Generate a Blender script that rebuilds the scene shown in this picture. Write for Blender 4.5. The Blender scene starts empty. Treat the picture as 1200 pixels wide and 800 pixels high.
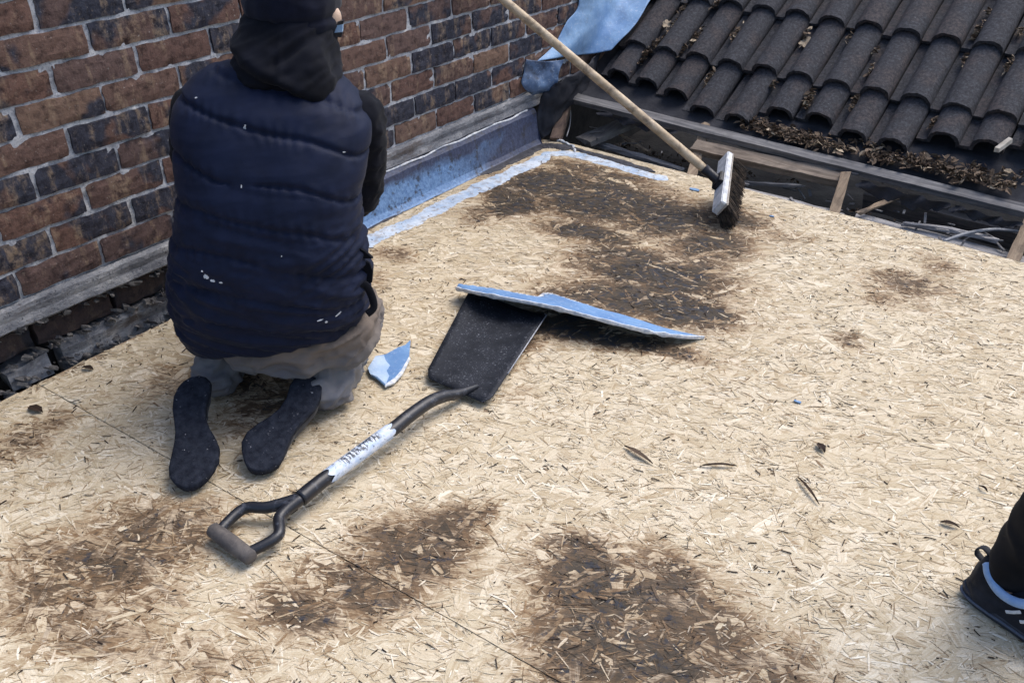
import bpy, bmesh, math, random
import numpy as np
from mathutils import Vector, Matrix, noise as mn
S = bpy.context.scene
C = S.collection
rnd = random.Random(7)
RG = np.random.default_rng(11)

# ------------------------------------------------------------ camera
CAM = Vector((2.1213, -0.8162, 1.2700))
FPX, YAW, PIT, ROL = 1036.76, 0.6425, 0.5557, -0.0121
fw = Vector((-math.sin(YAW)*math.cos(PIT), math.cos(YAW)*math.cos(PIT), -math.sin(PIT)))
r0 = Vector((math.cos(YAW), math.sin(YAW), 0)); u0 = r0.cross(fw)
cr = math.cos(ROL)*r0 + math.sin(ROL)*u0; cu = -math.sin(ROL)*r0 + math.cos(ROL)*u0
cam = bpy.data.cameras.new('camera'); co = bpy.data.objects.new('camera', cam); C.objects.link(co)
co.matrix_world = Matrix(((cr.x, cu.x, -fw.x, CAM.x), (cr.y, cu.y, -fw.y, CAM.y), (cr.z, cu.z, -fw.z, CAM.z), (0, 0, 0, 1)))
cam.sensor_width = 36; cam.lens = FPX/1200*36; cam.clip_start = 0.02; cam.clip_end = 500
S.camera = co
# ------------------------------------------------------------ light
SUN_EL, SUN_AZ = math.radians(58), math.radians(24)     # azimuth from +Y towards +X
w = bpy.data.worlds.new('World'); S.world = w; w.use_nodes = True
nt = w.node_tree; bg = nt.nodes['Background']
sky = nt.nodes.new('ShaderNodeTexSky'); sky.sky_type = 'NISHITA'; sky.sun_disc = False
sky.sun_elevation = SUN_EL; sky.sun_rotation = SUN_AZ; sky.air_density = 1.0; sky.dust_density = 3.0; sky.ozone_density = 1.5
nt.links.new(sky.outputs[0], bg.inputs[0]); bg.inputs[1].default_value = 0.15
sun = bpy.data.lights.new('sun', 'SUN'); so = bpy.data.objects.new('sun', sun); C.objects.link(so)
sun.energy = 1.5; sun.angle = math.radians(40); sun.color = (1, 0.965, 0.93)
sd = Vector((math.sin(SUN_AZ)*math.cos(SUN_EL), math.cos(SUN_AZ)*math.cos(SUN_EL), math.sin(SUN_EL)))
so.rotation_euler = sd.to_track_quat('Z', 'Y').to_euler()
S.view_settings.view_transform = 'Standard'; S.view_settings.look = 'None'
S.view_settings.exposure = 0.74; S.view_settings.gamma = 1.0; S.view_settings.use_curve_mapping = False

# ------------------------------------------------------------ helpers
def ray(x, y): return fw + cr*((x-600)/FPX) - cu*((y-400)/FPX)
def D(x, y, z=0.0):
    d = ray(x, y); return CAM + d*((z-CAM.z)/d.z)
def WX(x, y, wx=0.0):
    d = ray(x, y); return CAM + d*((wx-CAM.x)/d.x)
PITCH = math.radians(31.8); TI = -0.034
RO = Vector((0.1733, 2.7217, 0.3122))
E1 = Vector((math.cos(TI), 0, math.sin(TI)))
E2 = Vector((0, math.cos(PITCH), math.sin(PITCH))); E2 = (E2 - E1*E2.dot(E1)).normalized()
EN = E1.cross(E2).normalized()
def RP(x, y, h=0.0):
    d = ray(x, y); return CAM + d*(((RO+EN*h-CAM).dot(EN))/d.dot(EN))

def tag(o, label=None, cat=None, group=None, kind=None):
    if label: o['label'] = label
    if cat: o['category'] = cat
    if group: o['group'] = group
    if kind: o['kind'] = kind
    return o
def empty(name, loc, label=None, cat=None, group=None, kind=None):
    o = bpy.data.objects.new(name, None); C.objects.link(o); o.location = loc; o.empty_display_size = 0.1
    return tag(o, label, cat, group, kind)
def wloc(p):
    v = Vector((0, 0, 0))
    while p is not None: v += p.location; p = p.parent
    return v
def mesh(name, V, Fc, mat, parent=None, smooth=False, loc=None):
    """V in world coordinates; the object's origin goes to loc (world) or its parent's place."""
    base = wloc(parent)
    o0 = Vector(loc) if loc is not None else base
    me = bpy.data.meshes.new(name)
    me.from_pydata([tuple(Vector(v)-o0) for v in V], [], Fc)
    if mat: me.materials.append(mat)
    if smooth: me.polygons.foreach_set('use_smooth', [True]*len(me.polygons))
    me.update()
    o = bpy.data.objects.new(name, me); C.objects.link(o); o.parent = parent; o.location = o0-base
    return o
def fromme(name, me, parent, loc, smooth=False):
    o = bpy.data.objects.new(name, me); C.objects.link(o); o.parent = parent; o.location = Vector(loc)-wloc(parent)
    return o
def fixn(o):
    bm = bmesh.new(); bm.from_mesh(o.data); bmesh.ops.recalc_face_normals(bm, faces=bm.faces); bm.to_mesh(o.data); bm.free(); return o
def box(V, F, c, ax, ay, az, hx, hy, hz, jit=0):
    n = len(V); c = Vector(c); ax, ay, az = Vector(ax).normalized(), Vector(ay).normalized(), Vector(az).normalized()
    for i in range(8):
        V.append(c + ax*hx*(1 if i & 1 else -1) + ay*hy*(1 if i & 2 else -1) + az*hz*(1 if i & 4 else -1) + Vector([rnd.uniform(-jit, jit) for _ in range(3)]))
    for f in ((0,2,3,1),(4,5,7,6),(0,1,5,4),(2,6,7,3),(0,4,6,2),(1,3,7,5)): F.append([n+i for i in f])
def tube(V, F, pts, rads, seg=12, cap=True, sq=None):
    pts = [Vector(p) for p in pts]; n0 = len(V); prev = None
    for i, p in enumerate(pts):
        t = (pts[min(i+1, len(pts)-1)]-pts[max(i-1, 0)]).normalized()
        if prev is None:
            a = Vector((0, 0, 1)) if abs(t.z) < .9 else Vector((1, 0, 0)); x = t.cross(a).normalized()
        else: x = (prev-t*prev.dot(t)).normalized()
        prev = x; y = t.cross(x); r = rads[i] if isinstance(rads, list) else rads
        rx, ry = r if isinstance(r, (list, tuple)) else (r, r)
        for k in range(seg):
            a = 2*math.pi*k/seg; V.append(p+x*math.cos(a)*rx+y*math.sin(a)*ry)
    for i in range(len(pts)-1):
        for k in range(seg):
            a = n0+i*seg+k; b = n0+i*seg+(k+1) % seg; F.append([a, b, b+seg, a+seg])
    if cap: F.append([n0+k for k in range(seg)][::-1]); F.append([n0+(len(pts)-1)*seg+k for k in range(seg)])
def smooth_path(pts, n):
    pts = [Vector(p) for p in pts]; out = []
    for i in range(len(pts)-1):
        p0 = pts[max(i-1, 0)]; p1 = pts[i]; p2 = pts[i+1]; p3 = pts[min(i+2, len(pts)-1)]
        for k in range(n):
            t = k/n; out.append(0.5*((2*p1)+(p2-p0)*t+(2*p0-5*p1+4*p2-p3)*t*t+(3*p1-p0-3*p2+p3)*t**3))
    out.append(pts[-1]); return out
def lerpr(rads, n):
    out = []
    for i in range(len(rads)-1):
        for k in range(n): out.append(rads[i]+(rads[i+1]-rads[i])*k/n)
    return out+[rads[-1]]
_h = RG.random((257, 257))
def vn(x, y, s=1.0, o=0):
    x = np.asarray(x)*s+o*17.3+500; y = np.asarray(y)*s+o*9.7+500
    xi = np.floor(x).astype(int); yi = np.floor(y).astype(int); fx = x-xi; fy = y-yi
    fx = fx*fx*(3-2*fx); fy = fy*fy*(3-2*fy); h = lambda a, b: _h[a % 257, b % 257]
    return (h(xi, yi)*(1-fx)+h(xi+1, yi)*fx)*(1-fy)+(h(xi, yi+1)*(1-fx)+h(xi+1, yi+1)*fx)*fy
def fbm(x, y, s, o=0): return .55*vn(x, y, s, o)+.28*vn(x, y, s*2.1, o+1)+.17*vn(x, y, s*4.3, o+2)

# ------------------------------------------------------------ materials
class M:
    def __init__(s, name, rough=.8, spec=.3):
        s.m = bpy.data.materials.new(name); s.m.use_nodes = True; s.t = s.m.node_tree; s.N = s.t.nodes
        s.b = s.N['Principled BSDF']; s.b.inputs['Roughness'].default_value = rough; s.b.inputs['Specular IOR Level'].default_value = spec
    def n(s, typ, **k):
        x = s.N.new(typ)
        for a, v in k.items():
            if a in ('operation', 'blend_type', 'data_type', 'attribute_name', 'feature', 'noise_dimensions', 'wave_type', 'bands_direction', 'uv_map'): setattr(x, a, v)
        return x
    def set(s, sock, v):
        if hasattr(v, 'links') or isinstance(v, bpy.types.NodeSocket): s.t.links.new(v, sock)
        elif isinstance(v, tuple) and len(v) == 3 and sock.type == 'RGBA': sock.default_value = (*v, 1)
        else: sock.default_value = v
    def coord(s, which='Object'):
        return s.n('ShaderNodeTexCoord').outputs[which]
    def geo(s): return s.n('ShaderNodeNewGeometry').outputs['Position']
    def scale(s, v, sc, off=(0, 0, 0)):
        m = s.n('ShaderNodeMapping'); s.set(m.inputs[0], v); m.inputs['Scale'].default_value = sc
        if not isinstance(off, tuple): s.set(m.inputs['Location'], off)
        else: m.inputs['Location'].default_value = off
        return m.outputs[0]
    def noise(s, v, sc, det=4, rough=.55, dist=0):
        x = s.n('ShaderNodeTexNoise'); s.set(x.inputs['Vector'], v); x.inputs['Scale'].default_value = sc
        x.inputs['Detail'].default_value = det; x.inputs['Roughness'].default_value = rough; x.inputs['Distortion'].default_value = dist
        return x.outputs['Fac']
    def vor(s, v, sc, out='Distance', feature='F1'):
        x = s.n('ShaderNodeTexVoronoi', feature=feature); s.set(x.inputs['Vector'], v); x.inputs['Scale'].default_value = sc; return x.outputs[out]
    def ramp(s, f, stops):
        x = s.n('ShaderNodeValToRGB'); s.set(x.inputs[0], f); e = x.color_ramp.elements
        while len(e) < len(stops): e.new(.5)
        for a, (p, c) in zip(e, stops): a.position = p; a.color = (*c, 1) if isinstance(c, tuple) else (c, c, c, 1)
        return x.outputs[0]
    def mix(s, f, a, b, mode='MIX'):
        x = s.n('ShaderNodeMix', data_type='RGBA', blend_type=mode); s.set(x.inputs[0], f); s.set(x.inputs[6], a); s.set(x.inputs[7], b); return x.outputs[2]
    def math(s, op, a, b=0.0):
        x = s.n('ShaderNodeMath', operation=op); s.set(x.inputs[0], a); s.set(x.inputs[1], b); return x.outputs[0]
    def step(s, f, a, b):   # smooth map a..b -> 0..1
        x = s.n('ShaderNodeMapRange'); s.set(x.inputs[0], f); x.inputs[1].default_value = a; x.inputs[2].default_value = b; return x.outputs[0]
    def attr(s, nme):
        return s.n('ShaderNodeAttribute', attribute_name=nme)
    def orand(s): return s.n('ShaderNodeObjectInfo').outputs['Random']
    def col(s, c): s.set(s.b.inputs['Base Color'], c); return s
    def bump(s, h, st=.5, d=.002):
        x = s.n('ShaderNodeBump'); x.inputs['Strength'].default_value = st; x.inputs['Distance'].default_value = d
        s.set(x.inputs['Height'], h); s.set(s.b.inputs['Normal'], x.outputs[0]); return s
    def rough(s, v): s.set(s.b.inputs['Roughness'], v); return s

def m_generic(name, c1, c2, sc=30, rough=.8, bst=.4, bd=.002, bsc=120, spec=.3, vec=(1, 1, 1), lo=.35, hi=.65, rnd_amt=0.0):
    m = M(name, rough, spec); g = m.scale(m.coord(), vec)
    f = m.step(m.noise(g, sc, 6, .62), lo, hi)
    c = m.mix(f, c1, c2)
    if rnd_amt:
        k = m.step(m.orand(), 0, 1); k2 = m.math('ADD', m.math('MULTIPLY', k, rnd_amt*2), 1-rnd_amt)
        c = m.mix(1.0, c, k2, 'MULTIPLY')
    m.col(c); m.bump(m.noise(g, bsc, 5, .6), bst, bd); return m.m

# strand board: colour of each strand comes from its own tone, grain runs along it, stains are wear at fixed places
def m_strand():
    m = M('strand_board', .72, .25)
    tone = m.attr('tone').outputs['Fac']; st = m.attr('stain').outputs['Fac']
    uv = m.n('ShaderNodeUVMap', uv_map='UVMap').outputs[0]
    g = m.noise(m.scale(uv, (9, 260, 1)), 1.0, 4, .6)
    base = m.ramp(tone, [(0, (.085, .056, .032)), (.035, (.22, .155, .090)), (.10, (.42, .335, .215)), (.42, (.545, .468, .330)), (.75, (.675, .60, .46)), (1, (.87, .83, .71))])
    base = m.mix(m.step(g, .35, .75), base, m.mix(1.0, base, (.72, .64, .55), 'MULTIPLY'))
    pos = m.geo()
    fine = m.noise(pos, 55, 6, .68); mid = m.noise(pos, 9, 4, .6)
    for ang, sc_ in ((.45, (26, 300, 1)), (-.25, (30, 260, 1)), (1.2, (34, 280, 1))):
        mp = m.n('ShaderNodeMapping'); m.set(mp.inputs[0], pos); mp.inputs['Rotation'].default_value = (0, 0, -ang)
        fz = m.noise(m.scale(mp.outputs[0], sc_), 1.0, 3, .7, 1.5); fz0 = fz if ang == .45 else fz0
        base = m.mix(m.math('MULTIPLY', m.step(fz, .60, .70), .42), base, m.mix(1.0, base, (.50, .41, .31), 'MULTIPLY'))
        base = m.mix(m.math('MULTIPLY', m.step(fz, .40, .30), .30), base, (.82, .75, .60))
    # grey dusty film
    base = m.mix(m.math('MULTIPLY', m.step(mid, .55, .78), .3), base, (.62, .56, .45))
    speck = m.step(m.noise(pos, 170, 3, .7), .665, .73)
    base = m.mix(m.math('MULTIPLY', speck, .7), base, (.15, .105, .075))
    s1 = m.math('ADD', st, m.math('MULTIPLY', m.math('SUBTRACT', fine, .5), 1.1)); s1 = m.math('ADD', s1, m.math('MULTIPLY', m.math('SUBTRACT', fz0, .5), 1.15))
    s2 = m.math('ADD', s1, m.math('MULTIPLY', m.math('SUBTRACT', tone, .5), -.62))
    s2 = m.math('ADD', s2, m.math('MULTIPLY', m.math('SUBTRACT', g, .5), .7))
    k = m.step(s2, .24, .76)
    scol = m.ramp(m.step(s1, .45, 1.25), [(0, (.25, .155, .080)), (.40, (.125, .072, .037)), (1, (.022, .015, .011))])
    c = m.mix(m.math('MULTIPLY', k, .93), base, scol)
    wash = m.math('MULTIPLY', m.step(s1, .10, .62), .72)
    c = m.mix(m.math('MULTIPLY', m.math('SUBTRACT', 1.0, k), wash), c, m.mix(1.0, c, (.56, .43, .30), 'MULTIPLY'))
    blk = m.step(m.math('ADD', m.noise(pos, 38, 5, .7), m.math('MULTIPLY', st, .15)), .72, .79)
    blk = m.math('MULTIPLY', blk, m.step(st, .45, .8))
    c = m.mix(m.math('MULTIPLY', blk, .8), c, (.03, .034, .045))
    m.col(c); m.bump(m.math('ADD', m.noise(pos, 260, 4, .7), m.math('MULTIPLY', g, .6)), .55, .0016); return m.m

def m_brick(name, dark=0.0):
    m = M(name, .88, .25); v = m.coord(); r = m.orand()
    vv = m.scale(v, (1, 1, 1), (0, 0, 0)); off = m.n('ShaderNodeCombineXYZ'); m.set(off.inputs[0], m.math('MULTIPLY', r, 37.0)); m.set(off.inputs[1], m.math('MULTIPLY', r, 71.0))
    va = m.n('ShaderNodeVectorMath', operation='ADD'); m.set(va.inputs[0], vv); m.set(va.inputs[1], off.outputs[0]); p = va.outputs[0]
    red = m.ramp(r, [(0, (.118, .069, .057)), (.2, (.150, .084, .063)), (.4, (.096, .063, .058)), (.6, (.132, .080, .064)), (.8, (.178, .112, .080)), (1, (.104, .068, .065))])
    n1 = m.noise(p, 7, 3, .5); n2 = m.noise(p, 42, 6, .7)
    blue = m.ramp(m.noise(p, 60, 4, .6), [(.3, (.012, .016, .028)), (.7, (.044, .052, .076))])
    amt = m.step(m.math('ADD', n1, m.math('MULTIPLY', m.math('SUBTRACT', m.math('FRACT', m.math('MULTIPLY', r, 13.7)), .5), .40)), .545, .60)
    c = m.mix(m.math('MULTIPLY', amt, .92), red, blue)
    tan = m.noise(m.scale(p, (1, 1.6, .45)), 16, 4, .65)
    ta = m.step(m.math('ADD', tan, m.math('MULTIPLY', m.math('FRACT', m.math('MULTIPLY', r, 5.3)), .12)), .575, .69)
    ta = m.math('MULTIPLY', ta, m.step(n2, .38, .62))
    c = m.mix(m.math('MULTIPLY', ta, .72), c, (.29, .21, .14))
    c = m.mix(m.step(n2, .33, .52), m.mix(1.0, c, (.36, .35, .38), 'MULTIPLY'), c)
    c = m.mix(m.math('MULTIPLY', m.step(m.noise(p, 85, 4, .75), .60, .70), .45), c, (.24, .19, .15))
    c = m.mix(m.math('MULTIPLY', m.step(m.noise(p, 130, 3, .6), .66, .74), .5), c, (.40, .37, .34))
    if dark: c = m.mix(dark, c, (.018, .018, .022))
    m.col(c); m.bump(m.math('ADD', n2, m.math('MULTIPLY', m.noise(p, 200, 4, .7), .5)), .9, .004); return m.m

def m_mortar():
    m = M('mortar', .95, .2); p = m.geo(); a = m.noise(p, 14, 5, .6); b = m.noise(p, 150, 4, .7)
    c = m.ramp(a, [(.3, (.32, .33, .355)), (.55, (.48, .49, .51)), (.75, (.62, .61, .58))])
    c = m.mix(m.step(b, .35, .5), m.mix(1.0, c, (.55, .55, .6), 'MULTIPLY'), c)
    m.col(c); m.bump(b, .9, .003); return m.m

def m_wood(name, c1, c2, axis=(60, 3, 60), rough=.85, sc=1.0, dirt=.5):
    m = M(name, rough, .25); v = m.coord(); g = m.noise(m.scale(v, axis), sc, 5, .65, .4); d = m.noise(v, 14, 6, .7)
    c = m.mix(m.step(g, .35, .65), c1, c2)
    c = m.mix(m.math('MULTIPLY', m.step(d, .5, .68), dirt), c, (.03, .027, .028))
    m.col(c); m.bump(g, .7, .003); return m.m

def m_tile():
    m = M('roof_tile', .82, .3); v = m.coord(); r = m.orand()
    cx = m.n('ShaderNodeCombineXYZ'); m.set(cx.inputs[0], m.math('MULTIPLY', r, 53.0)); m.set(cx.inputs[2], m.math('MULTIPLY', r, 29.0))
    va = m.n('ShaderNodeVectorMath', operation='ADD'); m.set(va.inputs[0], v); m.set(va.inputs[1], cx.outputs[0]); p = va.outputs[0]
    a = m.noise(p, 9, 4, .6); b = m.noise(p, 90, 5, .72)
    base = m.ramp(b, [(.3, (.013, .0135, .017)), (.5, (.033, .034, .041)), (.72, (.073, .075, .087))])
    rust = m.math('MULTIPLY', m.step(m.math('ADD', a, m.math('MULTIPLY', m.math('FRACT', m.math('MULTIPLY', r, 9.1)), .12)), .55, .68), m.step(b, .4, .6))
    c = m.mix(m.math('MULTIPLY', rust, .4), base, (.090, .056, .042))
    moss = m.step(m.noise(p, 34, 5, .7), .64, .72)
    c = m.mix(m.math('MULTIPLY', moss, .5), c, (.03, .026, .022))
    wh = m.step(m.noise(p, 150, 2, .5), .72, .77)
    c = m.mix(m.math('MULTIPLY', wh, .35), c, (.3, .3, .3))
    m.col(c); m.bump(m.math('ADD', b, m.noise(p, 300, 3, .7)), .8, .003); return m.m

def m_fabric(name, c, c2, weave=900, rough=.75, sheen=.2, fold=26, spots=0.0, bst=.25):
    m = M(name, rough, .13); v = m.coord(); a = m.noise(v, fold, 5, .6)
    cc = m.mix(m.step(a, .35, .65), c, c2)
    if spots:
        k = m.math('MULTIPLY', m.step(m.noise(v, 75, 4, .7), .655, .72), spots); cc = m.mix(k, cc, (.42, .42, .45))
    m.col(cc); m.b.inputs['Sheen Weight'].default_value = sheen; m.b.inputs['Sheen Roughness'].default_value = .5
    m.bump(m.math('ADD', m.noise(v, weave, 2, .5), m.math('MULTIPLY', a, 1.4)), bst, .0015); return m.m

def m_blue(name, dirt=.3, lo=(.10, .20, .37), hi=(.21, .36, .56), white=.25, dsc=12, dcol=(.03, .035, .05)):
    m = M(name, .55, .4); v = m.geo(); a = m.noise(v, 10, 5, .6); b = m.noise(v, 95, 5, .7)
    c = m.mix(m.step(a, .35, .65), lo, hi)
    c = m.mix(m.math('MULTIPLY', m.step(b, .56, .68), white), c, (.62, .67, .74))
    c = m.mix(m.math('MULTIPLY', m.step(m.noise(v, dsc, 6, .75), .5, .62), dirt), c, dcol)
    m.col(c); m.bump(b, .6, .002); return m.m

MS = m_strand(); MBR = m_brick('brick'); MBD = m_brick('sooty_brick', .72); MMO = m_mortar(); MT = m_tile()
def m_ledge():
    m = M('grey_ledge', .92, .2); v = m.geo(); q = m.scale(v, (1, .45, 1.6)); a = m.noise(q, 16, 6, .7); b = m.noise(v, 110, 5, .72); d = m.noise(q, 7, 6, .75)
    c = m.ramp(a, [(.3, (.075, .08, .095)), (.5, (.19, .195, .21)), (.7, (.38, .38, .38))])
    c = m.mix(m.step(b, .44, .32), c, (.05, .05, .06)); c = m.mix(m.math('MULTIPLY', m.step(d, .56, .64), .75), c, (.09, .07, .06)); m.col(c); m.bump(m.math('ADD', a, b), 1.0, .006); return m.m
M_LEDGE = m_ledge()
M_RUB = m_generic('grey_block', (.09, .095, .11), (.30, .30, .31), 24, .95, 1.0, .006, 60, rnd_amt=.35)
M_RUB2 = m_generic('dark_rubble', (.035, .034, .040), (.16, .155, .15), 40, .95, 1.0, .004, 90)
M_DARK = m_generic('painted_void_shade', (.010, .010, .012), (.03, .028, .028), 12, .95, .6, .006, 50)  # near-black colour paints in the shade of the open gap
M_FELT = m_generic('roofing_felt', (.020, .021, .026), (.045, .046, .054), 8, .85, .6, .004, 60, .08)
M_WG = m_wood('weathered_timber', (.075, .075, .082), (.20, .195, .195), (3, 60, 60), dirt=.35)
M_WY = m_wood('weathered_timber_sloping', (.075, .072, .074), (.18, .17, .16), (50, 3, 20), dirt=.35)
M_LP = m_wood('dusty_plank', (.16, .155, .16), (.34, .33, .33), (3, 60, 60), dirt=.3)
M_WB = m_wood('sawn_timber', (.16, .115, .08), (.34, .26, .18), (50, 4, 15), dirt=.45)
M_EDGE = m_generic('board_edge', (.16, .115, .075), (.36, .27, .18), 40, .9, .5, .002, 120)

# ------------------------------------------------------------ ground and attic below
mesh('ground', [(-60, -60, -2.9), (60, -60, -2.9), (60, 60, -2.9), (-60, 60, -2.9)], [[0, 1, 2, 3]],
     m_generic('ground_soil', (.06, .055, .045), (.12, .11, .09), 2, .95))['kind'] = 'structure'
V, F = [], []
nx, ny = 60, 30
for j in range(ny+1):
    for i in range(nx+1):
        x = -.3+i*3.9/nx; y = 1.6+j*2.4/ny
        V.append((x, y, -.30+.06*fbm(x, y, 6, 3)))
for j in range(ny):
    for i in range(nx):
        a = j*(nx+1)+i; F.append([a, a+1, a+nx+2, a+nx+1])
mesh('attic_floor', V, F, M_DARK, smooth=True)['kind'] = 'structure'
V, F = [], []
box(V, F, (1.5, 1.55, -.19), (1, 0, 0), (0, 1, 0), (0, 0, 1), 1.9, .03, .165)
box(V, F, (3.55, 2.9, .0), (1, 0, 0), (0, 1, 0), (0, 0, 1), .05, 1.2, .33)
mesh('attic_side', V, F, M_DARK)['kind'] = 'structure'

# ------------------------------------------------------------ roof deck of strand board
ST = []   # stains: pixel centre on the photograph's deck -> world ellipse, (x, y, rx, ry, angle, strength)
def stain(px, py, rx, ry, ang, s):
    if py < 420 and 520 < px < 900: s *= 1.28; rx *= 1.12; ry *= 1.1
    p = D(px, py); ST.append((p.x, p.y, rx*1.0, ry*1.05, math.radians(ang), s))
for a in ((640, 215, .20, .15, 20, 1.2), (710, 235, .26, .18, 10, 1.25), (780, 258, .18, .16, 0, 1.1), (690, 275, .16, .09, 10, 1.1), (600, 240, .14, .12, 30, 1.1), (830, 285, .12, .12, 0, 1.05), (730, 300, .16, .08, 10, .95), (800, 330, .16, .14, 0, 1.1), (600, 228, .12, .16, 60, .95), (700, 205, .3, .07, 0, .8),
          (760, 320, .24, .10, 15, 1.15), (730, 350, .22, .10, 20, 1.2), (800, 362, .17, .09, 15, 1.15), (690, 388, .17, .07, 10, 1.25), (760, 402, .16, .05, 10, 1.15), (650, 345, .08, .05, 10, .8),
          (820, 300, .12, .10, 0, .8), (860, 255, .12, .10, 10, .95), (905, 275, .10, .09, 0, .62), (1062, 332, .14, .09, 10, .92), (1045, 352, .09, .06, 10, .7), (1005, 405, .05, .04, 0, .9), (1100, 310, .06, .07, 0, .7),
          (490, 638, .13, .11, 20, 1.15), (520, 612, .10, .05, 30, 1.1), (425, 685, .12, .08, 30, 1.0), (350, 722, .11, .06, 30, .95), (460, 670, .09, .07, 30, .9), (565, 600, .03, .04, 0, 1.1),
          (710, 700, .16, .12, 10, 1.1), (780, 715, .15, .14, 0, 1.0), (695, 765, .13, .11, 10, 1.15), (760, 775, .18, .10, 0, 1.1), (830, 740, .10, .14, 0, .95), (700, 650, .12, .04, 10, 1.0), (790, 665, .08, .06, 0, .95), (900, 790, .10, .10, 0, .8),
          (180, 625, .16, .12, 30, .92), (130, 665, .14, .11, 30, .98), (80, 700, .14, .11, 30, .85), (230, 610, .07, .08, 30, .8), (50, 650, .1, .06, 20, .7), (130, 745, .15, .06, 30, .72), (30, 515, .07, .09, 30, .85), (60, 498, .06, .05, 30, .8), (200, 450, .09, .07, 30, .62), (170, 700, .10, .07, 20, .78),
          (330, 470, .12, .10, 40, 1.0), (300, 445, .10, .09, 30, 1.05), (290, 490, .05, .08, 30, .85), (460, 300, .08, .05, 30, .8), (440, 330, .05, .07, 30, .55), (560, 250, .07, .10, 40, .7), (590, 430, .08, .04, 40, .5), (620, 400, .07, .05, 40, .72), (600, 465, .05, .04, 40, .6), (250, 770, .12, .05, 20, .55)):
    stain(*a)
def stain_at(x, y):
    x = np.asarray(x, float); y = np.asarray(y, float)
    xx = x+.10*(fbm(x, y, 7, 5)-.5); yy = y+.10*(fbm(x, y, 7, 8)-.5)
    t = np.zeros_like(x)
    for (a, b, rx, ry, an, s) in ST:
        dx, dy = xx-a, yy-b; u = (dx*math.cos(an)+dy*math.sin(an))/rx; v = (-dx*math.sin(an)+dy*math.cos(an))/ry
        t = np.maximum(t, s*np.exp(-(u*u+v*v)**1.25*.95))
    return t*(.72+.5*fbm(x, y, 13, 12))+.26*(fbm(x, y, 3.1, 15)-.45)
EDGE = [D(652, 166), D(672, 169.5), D(830, 210), D(900, 229.5), D(1040, 265), D(1182, 304)]
ex = [.03]+[p.x for p in EDGE]+[3.6]; ey = [EDGE[0].y-.005]+[p.y for p in EDGE]+[EDGE[-1].y-.03]
def edge_y(x): return float(np.interp(x, ex, ey))
JY = lambda x: -.047+.027*(x-.05)
deck = empty('roof_deck', (.03, -.05, 0), kind='structure')
deck['label'] = 'flat roof deck of pale oriented strand boards, stained brown in patches, beside the brick wall'
def sheet(x0, x1, ylo, yhi, name):
    n = 40; V = []; xs = [x0+(x1-x0)*i/n for i in range(n+1)]
    loop = [(x, ylo(x)) for x in xs]+[(x, yhi(x)) for x in xs[::-1]]
    V = [(x, y, -.001) for x, y in loop]+[(x, y, -.019) for x, y in loop]; m = len(loop)
    F = []
    for i in range(n): F.append([i, i+1, m-2-i, m-1-i]); F.append([m+i+1, m+i, m+m-1-i, m+m-2-i])
    for i in range(m): j = (i+1) % m; F.append([j, i, m+i, m+j])
    o = mesh(name, V, F, M_EDGE, deck)
    at = o.data.attributes.new('tone', 'FLOAT', 'POINT'); at.data.foreach_set('value', [.3]*len(V))
    return o
shA = sheet(.03, 3.6, lambda x: JY(x)+.0012, edge_y, 'strand_board')
shB = sheet(.03, 3.6, lambda x: -2.3, lambda x: JY(x)-.0012, 'strand_board')
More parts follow.
